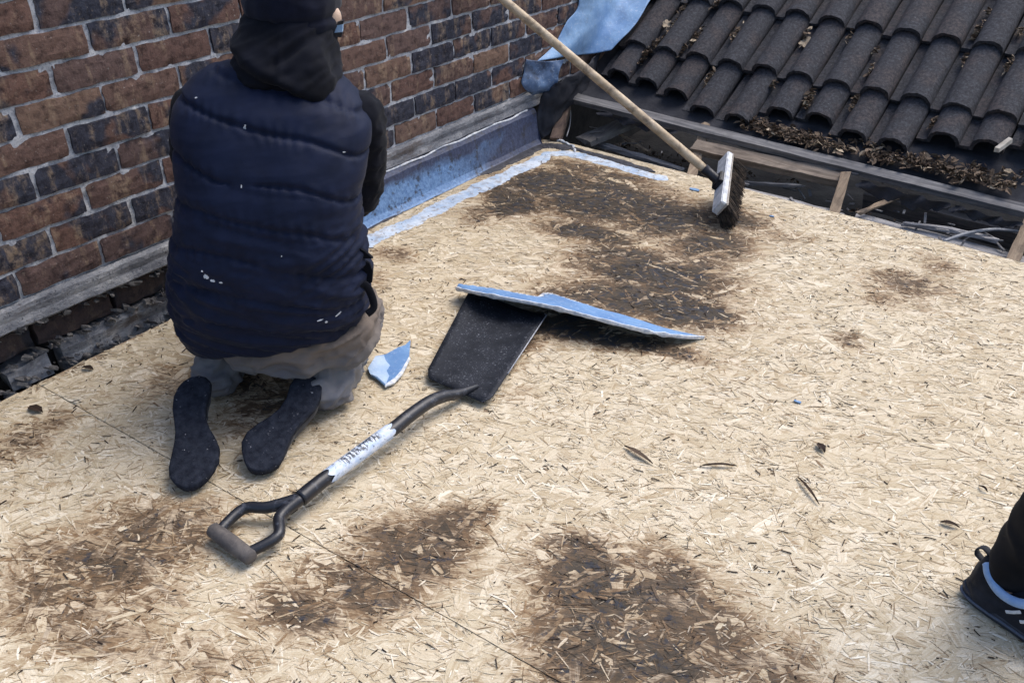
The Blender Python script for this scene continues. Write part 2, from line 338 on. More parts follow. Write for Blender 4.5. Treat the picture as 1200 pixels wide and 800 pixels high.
# wood strands pressed into the boards
def strands(parent, yl, yh, N, seed):
    g = np.random.default_rng(seed)
    x = g.uniform(.035, 3.55, N); y = g.uniform(yl, yh, N)
    kind = g.random(N)
    L = np.where(kind < .30, g.uniform(.05, .13, N), np.where(kind < .72, g.uniform(.014, .045, N), g.uniform(.005, .02, N)))
    Wd = np.where(kind < .30, g.uniform(.008, .028, N), np.where(kind < .72, g.uniform(.0014, .0052, N), g.uniform(.0010, .0026, N)))
    th = np.where(g.random(N) < .55, g.normal(.55, .55, N), g.uniform(0, math.pi, N))
    zb = np.where(kind < .30, g.uniform(.0003, .0022, N), g.uniform(.0012, .0032, N))
    tone = np.clip(np.where(kind < .30, .15+.75*g.beta(3, 2.6, N), g.beta(2.2, 1.8, N)), 0, 1)
    dk = g.random(N); dm = (kind >= .30) & (dk < .19); tone = np.where(dm, g.uniform(0, .10, N), tone); Wd = np.where(dm, g.uniform(.0008, .0022, N), Wd); tone = np.where((kind >= .72) & (dk > .6), g.uniform(.8, 1, N), tone)
    c, s = np.cos(th), np.sin(th); tx = g.normal(0, .008, N); ty = g.normal(0, .03, N)
    u = np.array([-.5, -.12, .25, .5]); P = np.zeros((N, 8, 3)); UV = np.zeros((N, 8, 2)); cv = g.normal(0, .10, N)
    taper = g.uniform(.15, 1, (N, 2))
    for i in range(4):
        wd = Wd*(.5*(taper[:, 0] if i == 0 else taper[:, 1] if i == 3 else 1))*(1+g.uniform(-.25, .25, N))
        lx = u[i]*L; bend = cv*L*(u[i]**2)
        for k, sg in enumerate((-1, 1)):
            ly = sg*wd+bend+g.uniform(-.15, .15, N)*Wd
            a = i*2+k
            P[:, a, 0] = x+lx*c-ly*s; P[:, a, 1] = y+lx*s+ly*c; P[:, a, 2] = np.maximum(zb+lx*tx+ly*ty, -.0004)
            UV[:, a, 0] = lx+x*31; UV[:, a, 1] = ly+y*17
    ymax = np.interp(P[:, :, 0], ex, ey); jy = -.047+.027*(P[:, :, 0]-.05)
    if yl > -.2: ok = (P[:, :, 1] < ymax).any(1) & (P[:, :, 1] > jy+.0009).any(1); P[:, :, 1] = np.clip(P[:, :, 1], jy+.0009, ymax)
    else: ok = (P[:, :, 1] < jy-.0009).any(1); P[:, :, 1] = np.minimum(P[:, :, 1], jy-.0009)
    sm_ = np.where(g.random(len(ok)) < .24, g.uniform(.35, .9, len(ok)), g.uniform(.95, 1.2, len(ok))); so_ = g.normal(0, .09, len(ok))
    ok &= (P[:, :, 0] > .03).all(1); P = P[ok]; UV = UV[ok]; tone = tone[ok]; N = len(P)
    me = bpy.data.meshes.new('wood_strands'); me.vertices.add(N*8); me.vertices.foreach_set('co', (P-np.array([.03, -.05, 0])).ravel())
    q = np.array([[0, 2, 3, 1], [2, 4, 5, 3], [4, 6, 7, 5]]); Fi = (np.arange(N)[:, None, None]*8+q[None]).reshape(-1, 4)
    me.loops.add(Fi.size); me.loops.foreach_set('vertex_index', Fi.ravel().astype(np.int32))
    me.polygons.add(len(Fi)); me.polygons.foreach_set('loop_start', np.arange(len(Fi), dtype=np.int32)*4)
    try: me.polygons.foreach_set('loop_total', np.full(len(Fi), 4, np.int32))
    except Exception: pass
    me.update(calc_edges=True)
    a = me.attributes.new('tone', 'FLOAT', 'POINT'); a.data.foreach_set('value', np.repeat(tone, 8).astype(np.float32))
    a = me.attributes.new('stain', 'FLOAT', 'POINT'); a.data.foreach_set('value', (stain_at(P[:, :, 0], P[:, :, 1])*sm_[ok][:, None]-so_[ok][:, None]).ravel().astype(np.float32))
    uv = me.uv_layers.new(name='UVMap'); uv.data.foreach_set('uv', UV.reshape(-1, 2)[Fi.ravel()].astype(np.float32).ravel())
    me.materials.append(MS)
    o = bpy.data.objects.new('wood_strands', me); C.objects.link(o); o.parent = parent; o.location = Vector((.03, -.05, 0))-wloc(parent); o['kind'] = 'stuff'
    return o
strands(shA, -.12, 2.33, 120000, 3)
strands(shB, -1.1, .12, 56000, 4)

# ------------------------------------------------------------ brick wall
Z0 = .2151
wall = empty('brick_wall', (0, .9, 0), 'weathered multi-coloured brick wall with pale mortar, standing along the left of the deck', 'wall')
def brick_mesh(L, H, Dp, jit, seed):
    r = random.Random(seed); bm = bmesh.new(); nx, nz = 8, 4
    g = {}
    for i in range(nx+1):
        for j in range(nz+1):
            y = -L/2+L*i/nx; z = -H/2+H*j/nz; e = (i in (0, nx)) or (j in (0, nz)); cor = (i in (0, nx)) and (j in (0, nz))
            yy = y+r.uniform(-jit, jit)*(1 if not e else .9); zz = z+r.uniform(-jit, jit)*.9
            xx = r.uniform(-.0012, .0016)-(.0018 if e else 0)-(.003 if cor else 0)
            if r.random() < .07 and e: xx -= .006
            g[i, j] = bm.verts.new((xx, yy, zz))
    bk = {}
    for i, j in g:
        if i in (0, nx) or j in (0, nz): bk[i, j] = bm.verts.new((-Dp, g[i, j].co.y*.99, g[i, j].co.z*.98))
    for i in range(nx):
        for j in range(nz): bm.faces.new((g[i, j], g[i+1, j], g[i+1, j+1], g[i, j+1]))
    ring = [(i, 0) for i in range(nx)]+[(nx, j) for j in range(nz)]+[(i, nz) for i in range(nx, 0, -1)]+[(0, j) for j in range(nz, 0, -1)]
    for a, b in zip(ring, ring[1:]+ring[:1]): bm.faces.new((g[b], g[a], bk[a], bk[b]))
    bmesh.ops.recalc_face_normals(bm, faces=bm.faces)
    me = bpy.data.meshes.new('brick'); bm.to_mesh(me); bm.free(); return me
def with_mat(me, m): me.materials.append(m); return me
BV = [with_mat(brick_mesh(.2145, .0655, .09, .0022, k), MBR) for k in range(10)]
DV = [with_mat(brick_mesh(.212, .064, .09, .0032, 40+k), MBD) for k in range(4)]
for c in range(0, 13):
    for n in range(-4, 15):
        if c % 2 == 0: y = (n+.5)*.225
        else: y = n*.225+.225
        if c < 9 and y > 3.3: continue
        fromme('brick', BV[rnd.randrange(10)], wall, (rnd.uniform(-.002, .0022), y+rnd.uniform(-.003, .003), Z0+c*.075+.0375+rnd.uniform(-.0012, .0012)))
# the two dark courses under the ledge
for n in range(-5, 4):
    fromme('brick', DV[n % 4], wall, (-.006+rnd.uniform(-.005, .004), n*.225+.02+.09, Z0-.1075))
# mortar: uneven sheet just behind the brick faces
def mortar_sheet(y0, y1, z0, z1, st, name, par, xo=-.0066, amp=.0062):
    ny, nz = int((y1-y0)/st), int((z1-z0)/st)
    Y, Z = np.meshgrid(np.linspace(y0, y1, ny+1), np.linspace(z0, z1, nz+1))
    X = xo+amp*(fbm(Y, Z, 26, 31)-.5)+.006*(vn(Y, Z, 85, 33)-.5)
    V = np.stack([X, Y, Z], -1).reshape(-1, 3).tolist()
    i = np.arange(nz)[:, None]*(ny+1)+np.arange(ny)[None]; F = np.stack([i, i+1, i+ny+2, i+ny+1], -1).reshape(-1, 4).tolist()
    return mesh(name, V, F, MMO, par, True)
mortar_sheet(-1.1, 3.3, Z0-.01, Z0+.985, .008, 'mortar', wall)
# grey cement ledge under the first clean course
def strip_yz(name, y0, y1, prof, st, mat, par, amp=.004, fs=30, seed=0):
    """prof: (x, z) profile list, extruded along y with noise"""
    n = int((y1-y0)/st); V = []; F = []; m = len(prof)
    pr = np.array(prof)
    for i in range(n+1):
        y = y0+(y1-y0)*i/n
        for k, (x, z) in enumerate(prof):
            a = amp*(float(fbm(y, k*.013+z, fs, seed))-.5)*2; b = amp*(float(fbm(y, k*.02+x+5, fs*.7, seed+4))-.5)*2
            V.append((x+a, y, z+b))
    for i in range(n):
        for k in range(m-1): a = i*m+k; F.append([a, a+m, a+m+1, a+1])
    F.append(list(range(m))); F.append([n*m+k for k in range(m)][::-1])
    return fixn(mesh(name, V, F, mat, par, False))
strip_yz('cement_ledge', -1.1, 2.32, [(-.03, .2135), (.004, .212), (.013, .206), (.015, .195), (.013, .18), (.017, .168), (.020, .158), (.014, .1515), (-.03, .149)], .012, M_LEDGE, wall, .0032, 34, 2)
strip_yz('cement_footing', .05, .72, [(-.05, .060), (-.004, .062), (.006, .045), (.004, .02), (.010, .0), (.006, -.03), (-.05, -.05)], .008, M_LEDGE, wall, .011, 26, 12)
for (y, h, l, dx) in ((-.04, .026, .05, .0), (-.20, .030, .062, .006), (-.34, .026, .055, -.004), (-.50, .03, .06, .004), (-.66, .028, .06, 0), (-.82, .03, .06, 0)):
    V, F = [], []; box(V, F, (-.03+dx, y, .028-(.034-h)), (1, 0, 0), (0, 1, .06), (0, -.06, 1), .035, l, h, .008)
    fixn(mesh('grey_block', V, F, M_RUB, wall))
# ragged tar and rubble under the ledge
V, F = [], []
for _ in range(420):
    y = rnd.uniform(-.6, .75); z = rnd.choice((rnd.uniform(.135, .152), rnd.uniform(.060, .080), rnd.uniform(-.01, .02))); q = rnd.uniform(.003, .011)
    box(V, F, (rnd.uniform(-.002, .012) if z > .05 else rnd.uniform(.0, .022), y, z), (1, rnd.uniform(-1, 1), 0), (rnd.uniform(-1, 1), -1, .5), (.2, rnd.uniform(-1, 1), 1), q, q*rnd.uniform(.5, 1.6), q*.5, q*.3)
o = mesh('rubble', V, F, M_RUB2, wall); o['kind'] = 'stuff'
V, F = [], []
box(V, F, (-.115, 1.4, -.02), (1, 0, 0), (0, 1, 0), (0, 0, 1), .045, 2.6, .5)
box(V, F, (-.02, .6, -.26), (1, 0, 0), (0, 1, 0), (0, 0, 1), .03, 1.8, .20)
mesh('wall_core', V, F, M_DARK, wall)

# blue painted upstand between wall and deck
fl = empty('wall_flashing', (.05, 1.3, 0), 'blue painted upstand and pale deck stripe along the foot of the brick wall', 'flashing')
mu = M('painted_upstand', .5, .4); v = mu.geo()
sep = mu.n('ShaderNodeSeparateXYZ'); mu.set(sep.inputs[0], v)
a = mu.noise(v, 7, 4, .55); b = mu.noise(v, 80, 5, .7)
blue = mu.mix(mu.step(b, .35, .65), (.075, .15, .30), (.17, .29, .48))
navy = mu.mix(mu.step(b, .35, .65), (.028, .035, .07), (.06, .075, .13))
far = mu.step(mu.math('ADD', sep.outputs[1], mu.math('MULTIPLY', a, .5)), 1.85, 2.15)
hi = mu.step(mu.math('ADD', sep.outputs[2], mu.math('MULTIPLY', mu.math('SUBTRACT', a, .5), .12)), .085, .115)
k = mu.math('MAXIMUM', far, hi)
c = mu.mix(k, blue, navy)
c = mu.mix(mu.math('MULTIPLY', mu.step(mu.noise(v, 26, 6, .75), .53, .62), .85), c, (.03, .03, .035))
mu.col(c); mu.bump(mu.math('ADD', b, a), .7, .003)
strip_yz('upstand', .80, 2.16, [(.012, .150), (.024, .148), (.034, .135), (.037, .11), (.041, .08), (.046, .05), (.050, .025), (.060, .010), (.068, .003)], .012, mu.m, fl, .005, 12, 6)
M_WHT = m_generic('pale_bead', (.35, .38, .43), (.66, .67, .68), 60, .8, .7, .003, 120)
pts = [(.021+.005*math.sin(y*23), y, .1505+.002*math.sin(y*37)) for y in np.linspace(.7, 2.12, 90)]
V, F = [], []; tube(V, F, pts, [.0028+.0026*rnd.random() for _ in pts], 6); mesh('sealant_bead', V, F, M_WHT, fl, True)
M_STR = m_blue('worn_paint_stripe', .6, (.30, .40, .54), (.60, .65, .70), 1.0, 38, (.20, .15, .11))
def ragged(name, line, wid, z, mat, par, seed, th=.0015, st=.006, edge=.3):
    P = smooth_path(line, 24); P = [Vector((p.x, p.y, z)) for p in P]; V = []; F = []
    n = len(P); m = 7
    for i, p in enumerate(P):
        t = (P[min(i+1, n-1)]-P[max(i-1, 0)]).normalized(); s = Vector((-t.y, t.x, 0))
        e = min(1, i/6, (n-1-i)/6)*.85+.15
        wl = wid*.5*e*(1+edge*3*(float(fbm(i*.05, seed, 3, seed))-.5)+rnd.uniform(-.12, .12)); wr = wid*.5*e*(1+edge*3*(float(fbm(i*.05, seed+9, 3, seed))-.5)+rnd.uniform(-.12, .12))
        for k in range(m):
            u = k/(m-1); V.append(p+s*(-wl+(wl+wr)*u)+Vector((0, 0, th*math.sin(math.pi*u)**.4-.001)))
    for i in range(n-1):
        for k in range(m-1): a = i*m+k; F.append([a, a+1, a+m+1, a+m])
    return fixn(mesh(name, V, F, mat, par, True))
ragged('paint_stripe', [D(405, 305), D(425, 287), D(480, 262), D(545, 229), D(600, 203), D(643, 182)], .070, .0036, M_STR, fl, 3)
ragged('paint_stripe', [D(634, 182), D(665, 181), D(700, 189), D(740, 200), D(783, 212)], .060, .0040, M_STR, fl, 5)
# sooty ledge in the corner
M_SOOT = m_generic('tar_residue', (.018, .018, .024), (.05, .052, .065), 30, .6, 1.0, .006, 60)
ragged('tar_residue', [D(560, 206), D(600, 188), D(638, 172), D(668, 176)], .06, .0034, M_SOOT, fl, 11, .006)
ragged('tar_residue', [D(655, 170), D(690, 180), D(720, 188), D(768, 203)], .035, .0046, M_SOOT, fl, 14, .003)
ragged('tar_residue', [D(424, 272), D(470, 248), D(520, 222), D(590, 190)], .034, .0042, M_SOOT, fl, 15, .004, edge=.5)
# torn white skin along the corner
V, F = [], []; pts = [D(652, 150, .03), D(648, 157, .02), D(653, 163, .01), D(662, 167, .006), D(672, 172, .006), D(674, 178, .004)]
pts = smooth_path(pts, 5); tube(V, F, [p+Vector([rnd.uniform(-.003, .003) for _ in range(3)]) for p in pts], [.006*rnd.uniform(.5, 1.3) for _ in pts], 6)
mesh('torn_edge', V, F, M_WHT, fl, False)
# pale bare edge of the board beyond the tar
# ------------------------------------------------------------ lead sheet over the corner, blue sky reflection put into its colour
MB = m_blue('sky_reflection_lead', .35, (.15, .28, .50), (.27, .43, .64), .45, 16, (.10, .16, .26))  # base colour carries the sky's blue reflection
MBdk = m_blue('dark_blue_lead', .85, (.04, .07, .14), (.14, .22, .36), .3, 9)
def draped(name, rows, mat, par, th=.003, sub=10, amp=.006, seed=0, fr=9):
    """rows: list of equal-length point rows (world) -> smooth bicubic sheet with thickness"""
    R = [smooth_path(r, sub) for r in rows]; cols = list(zip(*R)); cols = [smooth_path(c, sub) for c in cols]
    n, m = len(cols), len(cols[0]); P = [[cols[i][j].copy() for j in range(m)] for i in range(n)]
    Vt = []
    for i in range(n):
        for j in range(m):
            a = P[min(i+1, n-1)][j]-P[max(i-1, 0)][j]; b = P[i][min(j+1, m-1)]-P[i][max(j-1, 0)]; nn = a.cross(b)
            nn = nn.normalized() if nn.length > 1e-9 else Vector((0, 0, 1))
            p = P[i][j]; d = amp*(mn.noise(p*fr+Vector((seed, 0, 0)))+.5*mn.noise(p*fr*2.7))
            Vt.append((p+nn*d, nn))
    V = [a for a, b in Vt]+[a-b*th for a, b in Vt]; N = n*m; F = []
    for i in range(n-1):
        for j in range(m-1):
            a = i*m+j; F.append([a, a+1, a+m+1, a+m]); F.append([N+a, N+a+m, N+a+m+1, N+a+1])
    for i in range(n-1):
        for j in (0, m-1): a = i*m+j; F.append([a, a+m, N+a+m, N+a])
    for j in range(m-1):
        for i in (0, n-1): a = i*m+j; F.append([a, a+1, N+a+1, N+a])
    return fixn(mesh(name, V, F, mat, par, True))
ls = empty('lead_sheet', (.1, 2.6, .45), 'metal sheet with a bright blue sky reflection painted in, draped where the tiled roof meets the brick wall', 'flashing sheet')
draped('sheet', [[WX(672, -40, .006), WX(678, 5, .006), WX(664, 26, .006), WX(650, 52, .006), WX(629, 72, .008)],
                 [WX(705, -40, .03), WX(700, 5, .03), WX(690, 26, .03), WX(676, 46, .03), WX(655, 68, .03)],
                 [RP(738, -40, .10), RP(726, 0, .08), RP(716, 20, .07), RP(703, 42, .06), RP(688, 64, .045)],
                 [RP(788, -40, .06), RP(762, 0, .05), RP(750, 20, .045), RP(736, 38, .04), RP(716, 58, .03)]], MB, ls, .003, 8, .006, 2)
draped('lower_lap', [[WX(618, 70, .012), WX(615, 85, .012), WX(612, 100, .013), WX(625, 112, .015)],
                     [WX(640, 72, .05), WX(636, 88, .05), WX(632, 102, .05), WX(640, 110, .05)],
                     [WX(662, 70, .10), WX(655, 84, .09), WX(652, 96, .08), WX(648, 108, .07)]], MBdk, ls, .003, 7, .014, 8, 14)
# crumpled dark felt at the valley between sheet and timber
draped('crumpled_felt', [[WX(640, 100, .04), WX(630, 130, .03), WX(628, 160, .02)], [WX(665, 92, .12), WX(655, 125, .09), WX(642, 158, .05)], [RP(705, 62, -.02), RP(690, 100, -.05), D(668, 118, .12)]], M_FELT, ls, .004, 9, .022, 21, 18)

# ------------------------------------------------------------ tiled roof
roof = empty('tiled_roof', (1.2, 2.7, .25), 'pitched roof of dark grey bold-roll concrete tiles with fallen leaves, beyond the far edge of the deck', 'roof')
PW = .150; RH = .052
def tile_mesh(seed, Lt=.425):
    r = random.Random(seed); prof = []
    th = .013
    prof.append((-.034, .0)); prof.append((-.006, .0)); prof.append((.0, .002))
    for k in range(0, 13):
        a = math.pi*(1-k/12); prof.append((.059+.056*math.cos(a), RH*math.sin(a)**.85+.001))
    V = []; F = []; n = len(prof); ns = 6
    low = [(x*(.80)+.059*.20 if 0 < x < .118 else x, max(z-th, -th)) for x, z in prof]
    for s in range(ns+1):
        y = Lt*s/ns
        for (x, z) in prof+low[::-1]:
            j = .0010
            V.append((x+r.uniform(-j, j), y+(r.uniform(-.003, .003) if s == 0 else 0), z+r.uniform(-j, j)))
    m = 2*n
    for s in range(ns):
        for k in range(m): a = s*m+k; b = s*m+(k+1) % m; F.append([a, b, b+m, a+m])
    for s in (0, ns):
        for k in range(n-1): a = s*m+k; F.append([a, a+1, s*m+m-2-k, s*m+m-1-k])
    me = bpy.data.meshes.new('tile'); me.from_pydata(V, [], F); me.materials.append(MT)
    bm = bmesh.new(); bm.from_mesh(me); bmesh.ops.recalc_face_normals(bm, faces=bm.faces); bm.to_mesh(me); bm.free()
    me.polygons.foreach_set('use_smooth', [True]*len(me.polygons)); 
    try: me.set_sharp_from_angle(angle=math.radians(50))
    except Exception: pass
    return me
TV = [tile_mesh(k) for k in range(6)]
G = .318
rotm = Matrix((E1, E2, EN)).transposed().to_euler()
CUT = {-1: .16, 0: .17, 1: .18, 2: .20, 3: .26, 4: .265, 5: .18, 6: .17, 7: .215, 8: .22, 9: .135, 10: .135, 11: .085, 12: .21}
def place_tile(i, rr, yo, lift=0, dx=0, rz=0):
    p = RO+E1*(i*PW-.059+dx)+E2*yo-EN*RH+EN*(.031+lift)
    o = fromme('tile', TV[rnd.randrange(6)], roof, p)
    e = Matrix((E1, E2, EN)).transposed().to_3x3() @ Matrix.Rotation(-.075+rnd.uniform(-.006, .006), 3, 'X') @ Matrix.Rotation(rz, 3, 'Z')
    o.rotation_euler = e.to_euler(); return o
for rr in range(0, 4):
    for i in range(0 if rr == 0 else -1, 19):
        place_tile(i, rr, rr*G+rnd.uniform(-.005, .005), 0, rnd.uniform(-.002, .002), rnd.uniform(-.006, .006))
for i in range(0, 19):
    cut = CUT.get(i, .17)
    place_tile(i, -1, -cut+rnd.uniform(-.006, .006), -.010, rnd.uniform(-.003, .003), rnd.uniform(-.012, .012))
def uh(yo): return max(0.0, (-.10-yo)*.34)
def UP(px, py):
    h = -(RH+.022)
    for _ in range(6):
        p = RP(px, py, h); yo = (p-RO).dot(E2); h = -(RH+.022)+uh(yo)*.85
    return p
z1, z2 = .150, .062
A_ = D(672, 112, z1); B_ = D(1200, 243, z2)
def bat(x): t = (x-A_.x)/(B_.x-A_.x); return A_.y+(B_.y-A_.y)*t, A_.z+(B_.z-A_.z)*t
# felt underlay below the tiles, carried down to the tilting board
V, F = [], []
nx, ny = 90, 40
for j in range(ny+1):
    t = j/ny
    for i in range(nx+1):
        x = -.02+3.5*i/nx; yo = -.40+1.9*t
        p = RO+E1*(x-RO.x)+E2*yo-EN*(RH+.022)
        if yo < -.10: p = p+Vector((0, 0, (-.10-yo)*.34))
        p = p+EN*(.016*(float(fbm(x, t*3, 5, 44))-.5)+.006*(float(fbm(x, t*3, 20, 47))-.5))
        by, bz = bat(p.x)
        if p.y < by+.030: p = Vector((p.x, by+.030, bz-.016+.006*(float(fbm(x, 1, 16, 50))-.5)))
        elif p.y < by+.16: q_ = (p.y-by-.03)/.13; p.z = min(p.z, (bz-.012)*(1-q_)+p.z*q_)
        V.append(p)
for j in range(ny):
    for i in range(nx): a = j*(nx+1)+i; F.append([a, a+1, a+nx+2, a+nx+1])
mesh('underlay', V, F, M_FELT, roof, True)
# exposed eaves timbers: each a thing of its own (half dismantled)
def plank(name, a, b, wid, th, up, mat, label, cat='timber', group=None, jit=.003, seg=8, bow=.0):
    a, b = Vector(a), Vector(b); t = (b-a).normalized(); up = Vector(up); up = (up-t*up.dot(t)).normalized(); s = t.cross(up)
    V = []; F = []; c0 = (a+b)/2
    for i in range(seg+1):
        p = a.lerp(b, i/seg)+up*bow*math.sin(math.pi*i/seg)
        for (u, v) in ((-1, -1), (-.35, -1), (.4, -1), (1, -1), (1, 1), (.4, 1), (-.35, 1), (-1, 1)):
            V.append(p+s*u*wid/2+up*v*th/2+Vector([rnd.uniform(-jit, jit) for _ in range(3)])+(t*rnd.uniform(-jit, jit)*3 if i in (0, seg) else Vector()))
    for i in range(seg):
        for k in range(8): q = i*8+k; r_ = i*8+(k+1) % 8; F.append([q, r_, r_+8, q+8])
    F.append(list(range(8))); F.append([seg*8+k for k in range(8)])
    o = fixn(mesh(name, V, F, mat, None, False, loc=c0)); return tag(o, label, cat, group)
tt = (B_-A_).normalized()
plank('eaves_board', A_+Vector((0, 0, -.012)), B_+tt*.9+Vector((0, 0, -.012)), .050, .024, (0, -.25, 1), M_WG, 'long grey weathered batten running below the tiles across the whole gap', 'board', jit=.0015, seg=30)
plank('eaves_plank', D(812, 172, .062), D(988, 211, .042), .060, .030, (0, -.35, 1), m_wood('brown_plank', (.12, .095, .075), (.27, .22, .175), (3, 60, 60), dirt=.4), 'thick brown plank between two rafter stubs, directly above the broom head', 'plank', jit=.002, seg=12)
plank('thin_lath', D(838, 160, .085), D(1005, 204, .068), .022, .008, (0, 0, 1), M_WG, 'thin dark lath lying between the long batten and the brown plank', 'lath', jit=.003, seg=14, bow=-.01)
def stub(px1, z1, px2, z2, wd, lab, mat=M_WB, th=.05, nm='rafter_stub', grp=None):
    a = D(*px1, z1); b = D(*px2, z2); return plank(nm, a, b, wd, th, (0, .3, 1), mat, lab, 'rafter stub', grp, .002, 5)
stub((990, 207), .055, (974, 262), -.055, .034, 'brown sawn rafter stub at the right end of the brown plank, at the deck edge')
stub((1206, 262), .03, (1182, 318), -.06, .036, 'sawn rafter stub at the right edge of the picture beside the deck edge')
stub((826, 150), .10, (806, 225), -.05, .036, 'sawn rafter stub behind the broom handle at the left end of the brown plank')
stub((664, 124), .10, (650, 168), -.01, .040, 'short reddish-brown timber stub in the corner beside the brick wall', m_wood('reddish_timber', (.07, .05, .045), (.20, .135, .10), (20, 4, 30), dirt=.5), .07)
plank('loose_plank', D(684, 166, -.005), D(775, 128, .055), .095, .022, (0, 0, 1), M_WY, 'wide grey plank lying diagonally in the gap under the broom handle', 'plank', jit=.002)
plank('inner_joist', D(1015, 232, -.03), D(1255, 296, -.05), .05, .07, (0, -.2, 1), m_wood('dark_joist', (.05, .045, .045), (.17, .14, .12), (3, 50, 50)), 'dark inner joist in the gap between the right-hand rafter stubs', 'joist', jit=.003)
plank('lower_plank', D(1000, 258, -.04), D(1210, 314, -.055), .10, .02, (0, 0, 1), M_LP, 'grey dusty plank low in the gap between the right-hand rafter stubs', 'plank', jit=.003)
plank('lower_plank', D(850, 222, -.025), D(985, 258, -.035), .09, .02, (0, 0, 1), M_LP, 'grey plank low in the gap just right of the broom head', 'plank', jit=.003)
plank('lower_plank', D(700, 168, -.03), D(800, 200, -.05), .03, .016, (0, 0, 1), M_LP, 'narrow grey plank in the gap below the diagonal plank, left of the leaf heap', 'plank', jit=.003)
plank('broken_lath', D(1005, 250, -.01), D(1062, 228, .01), .018, .008, (0, 0, 1), M_WB, 'broken brown lath sticking up from the dust right of the rafter stub', 'lath', jit=.003)
plank('broken_lath', D(1060, 262, -.02), D(1170, 282, -.02), .022, .010, (0, 0, 1), M_LP, 'pale broken lath lying level in the right-hand gap', 'lath', jit=.004, bow=.006)
plank('broken_lath', D(870, 214, -.02), D(940, 218, .01), .016, .008, (0, 0, 1), M_WG, 'grey broken lath behind the broom head under the brown plank', 'lath', jit=.003)
plank('broken_lath', D(712, 150, .0), D(760, 178, -.03), .020, .010, (0, 0, 1), M_WB, 'brown broken lath in the gap under the broom handle', 'lath', jit=.003)
V, F = [], []; tube(V, F, smooth_path([D(1105, 283, .0), D(1135, 273, .01), D(1165, 269, .0), D(1195, 272, -.02)], 6), .006, 8)
tag(mesh('pipe', V, F, m_generic('grey_pipe', (.14, .15, .17), (.25, .26, .28), 30, .5), None, True, loc=D(1150, 272, 0)), 'thin pale grey cable curving through the gap at the right', 'cable')
V, F = [], []; tube(V, F, smooth_path([D(663, 118, .10), D(668, 128, .08), D(668, 145, .04), D(664, 160, .01)], 6), .0028, 6)
tag(mesh('wire', V, F, m_generic('grey_wire', (.2, .2, .21), (.35, .35, .36), 30, .6), None, True, loc=D(667, 140, .05)), 'thin bent grey wire beside the reddish-brown stub in the corner', 'wire')
V, F = [], []; box(V, F, RP(806, 103, -.048), E1*.6+E2*.8, E1*.8-E2*.6, EN, .038, .005, .004, .001)
tag(mesh('wood_sliver', V, F, M_WB, None, loc=RP(806, 103, -.05)), 'brown wood sliver lying in a tile channel left of the broom handle end', 'sliver')
V, F = [], []; a_ = D(1176, 170, .21); box(V, F, a_, (.45, .75, .5), (1, -.4, 0), (0, 0, 1), .030, .008, .007, .002)
tag(mesh('wood_sliver', V, F, m_generic('pale_offcut', (.35, .31, .25), (.55, .5, .42), 30), None, loc=a_), 'pale wood offcut poking out under the tile noses at the right', 'offcut')

V, F = [], []
for _ in range(110):
    px = rnd.uniform(690, 1200); py = 165+(px-670)*.268+rnd.uniform(-22, 22); z = rnd.uniform(-.12, .0) if py > 172+(px-670)*.268-10 else rnd.uniform(-.06, .03)
    c = D(px, py, z); a = Vector((rnd.uniform(-1, 1), rnd.uniform(-1, 1), rnd.uniform(-.35, .35))).normalized(); b = a.cross(Vector((0, 0, 1))).normalized()
    if c.y < edge_y(c.x)+.03: continue
    box(V, F, c, a, b, a.cross(b), rnd.uniform(.006, .035), rnd.uniform(.0015, .005), .0015, .0012)
tag(mesh('splinters', V, F, M_WG, None, loc=D(950, 230, -.05)), 'pale splinters and scraps of lath scattered through the open gap', 'splinters', kind='stuff')
# torn felt hanging under the batten
def rag(px0, px1, dy, z, seed):
    V = []; F = []; n = 26
    for i in range(n+1):
        t = i/n; x = px0+(px1-px0)*t; a = D(x, 118+(x-675)*.2667+6, .145-.088*(x-672)/528); dn = dy*(.35+.65*float(fbm(i*.3, seed, 1.3, seed))+.25*rnd.random())*math.sin(math.pi*min(1, max(0, t*.96+.02)))**.4
        for k in range(5): V.append(a+Vector((.01*math.sin(k+i*.5), .010+.012*math.sin(i*.8+k), -dn*k/4)))
    for i in range(n):
        for k in range(4): q = i*5+k; F.append([q, q+1, q+6, q+5])
    return V, F
for (a, b, dy, sd_, lab) in ((1005, 1110, .06, 3, 'torn black felt hanging below the long batten right of the rafter stub'), (1115, 1195, .04, 8, 'short torn felt edge below the long batten near the right edge'), (700, 790, .03, 5, 'torn felt edge below the long batten beside the broom handle')):
    V, F = rag(a, b, dy, 0, sd_); tag(mesh('torn_felt', V, F, M_FELT, None, True, loc=V[0]), lab, 'felt')
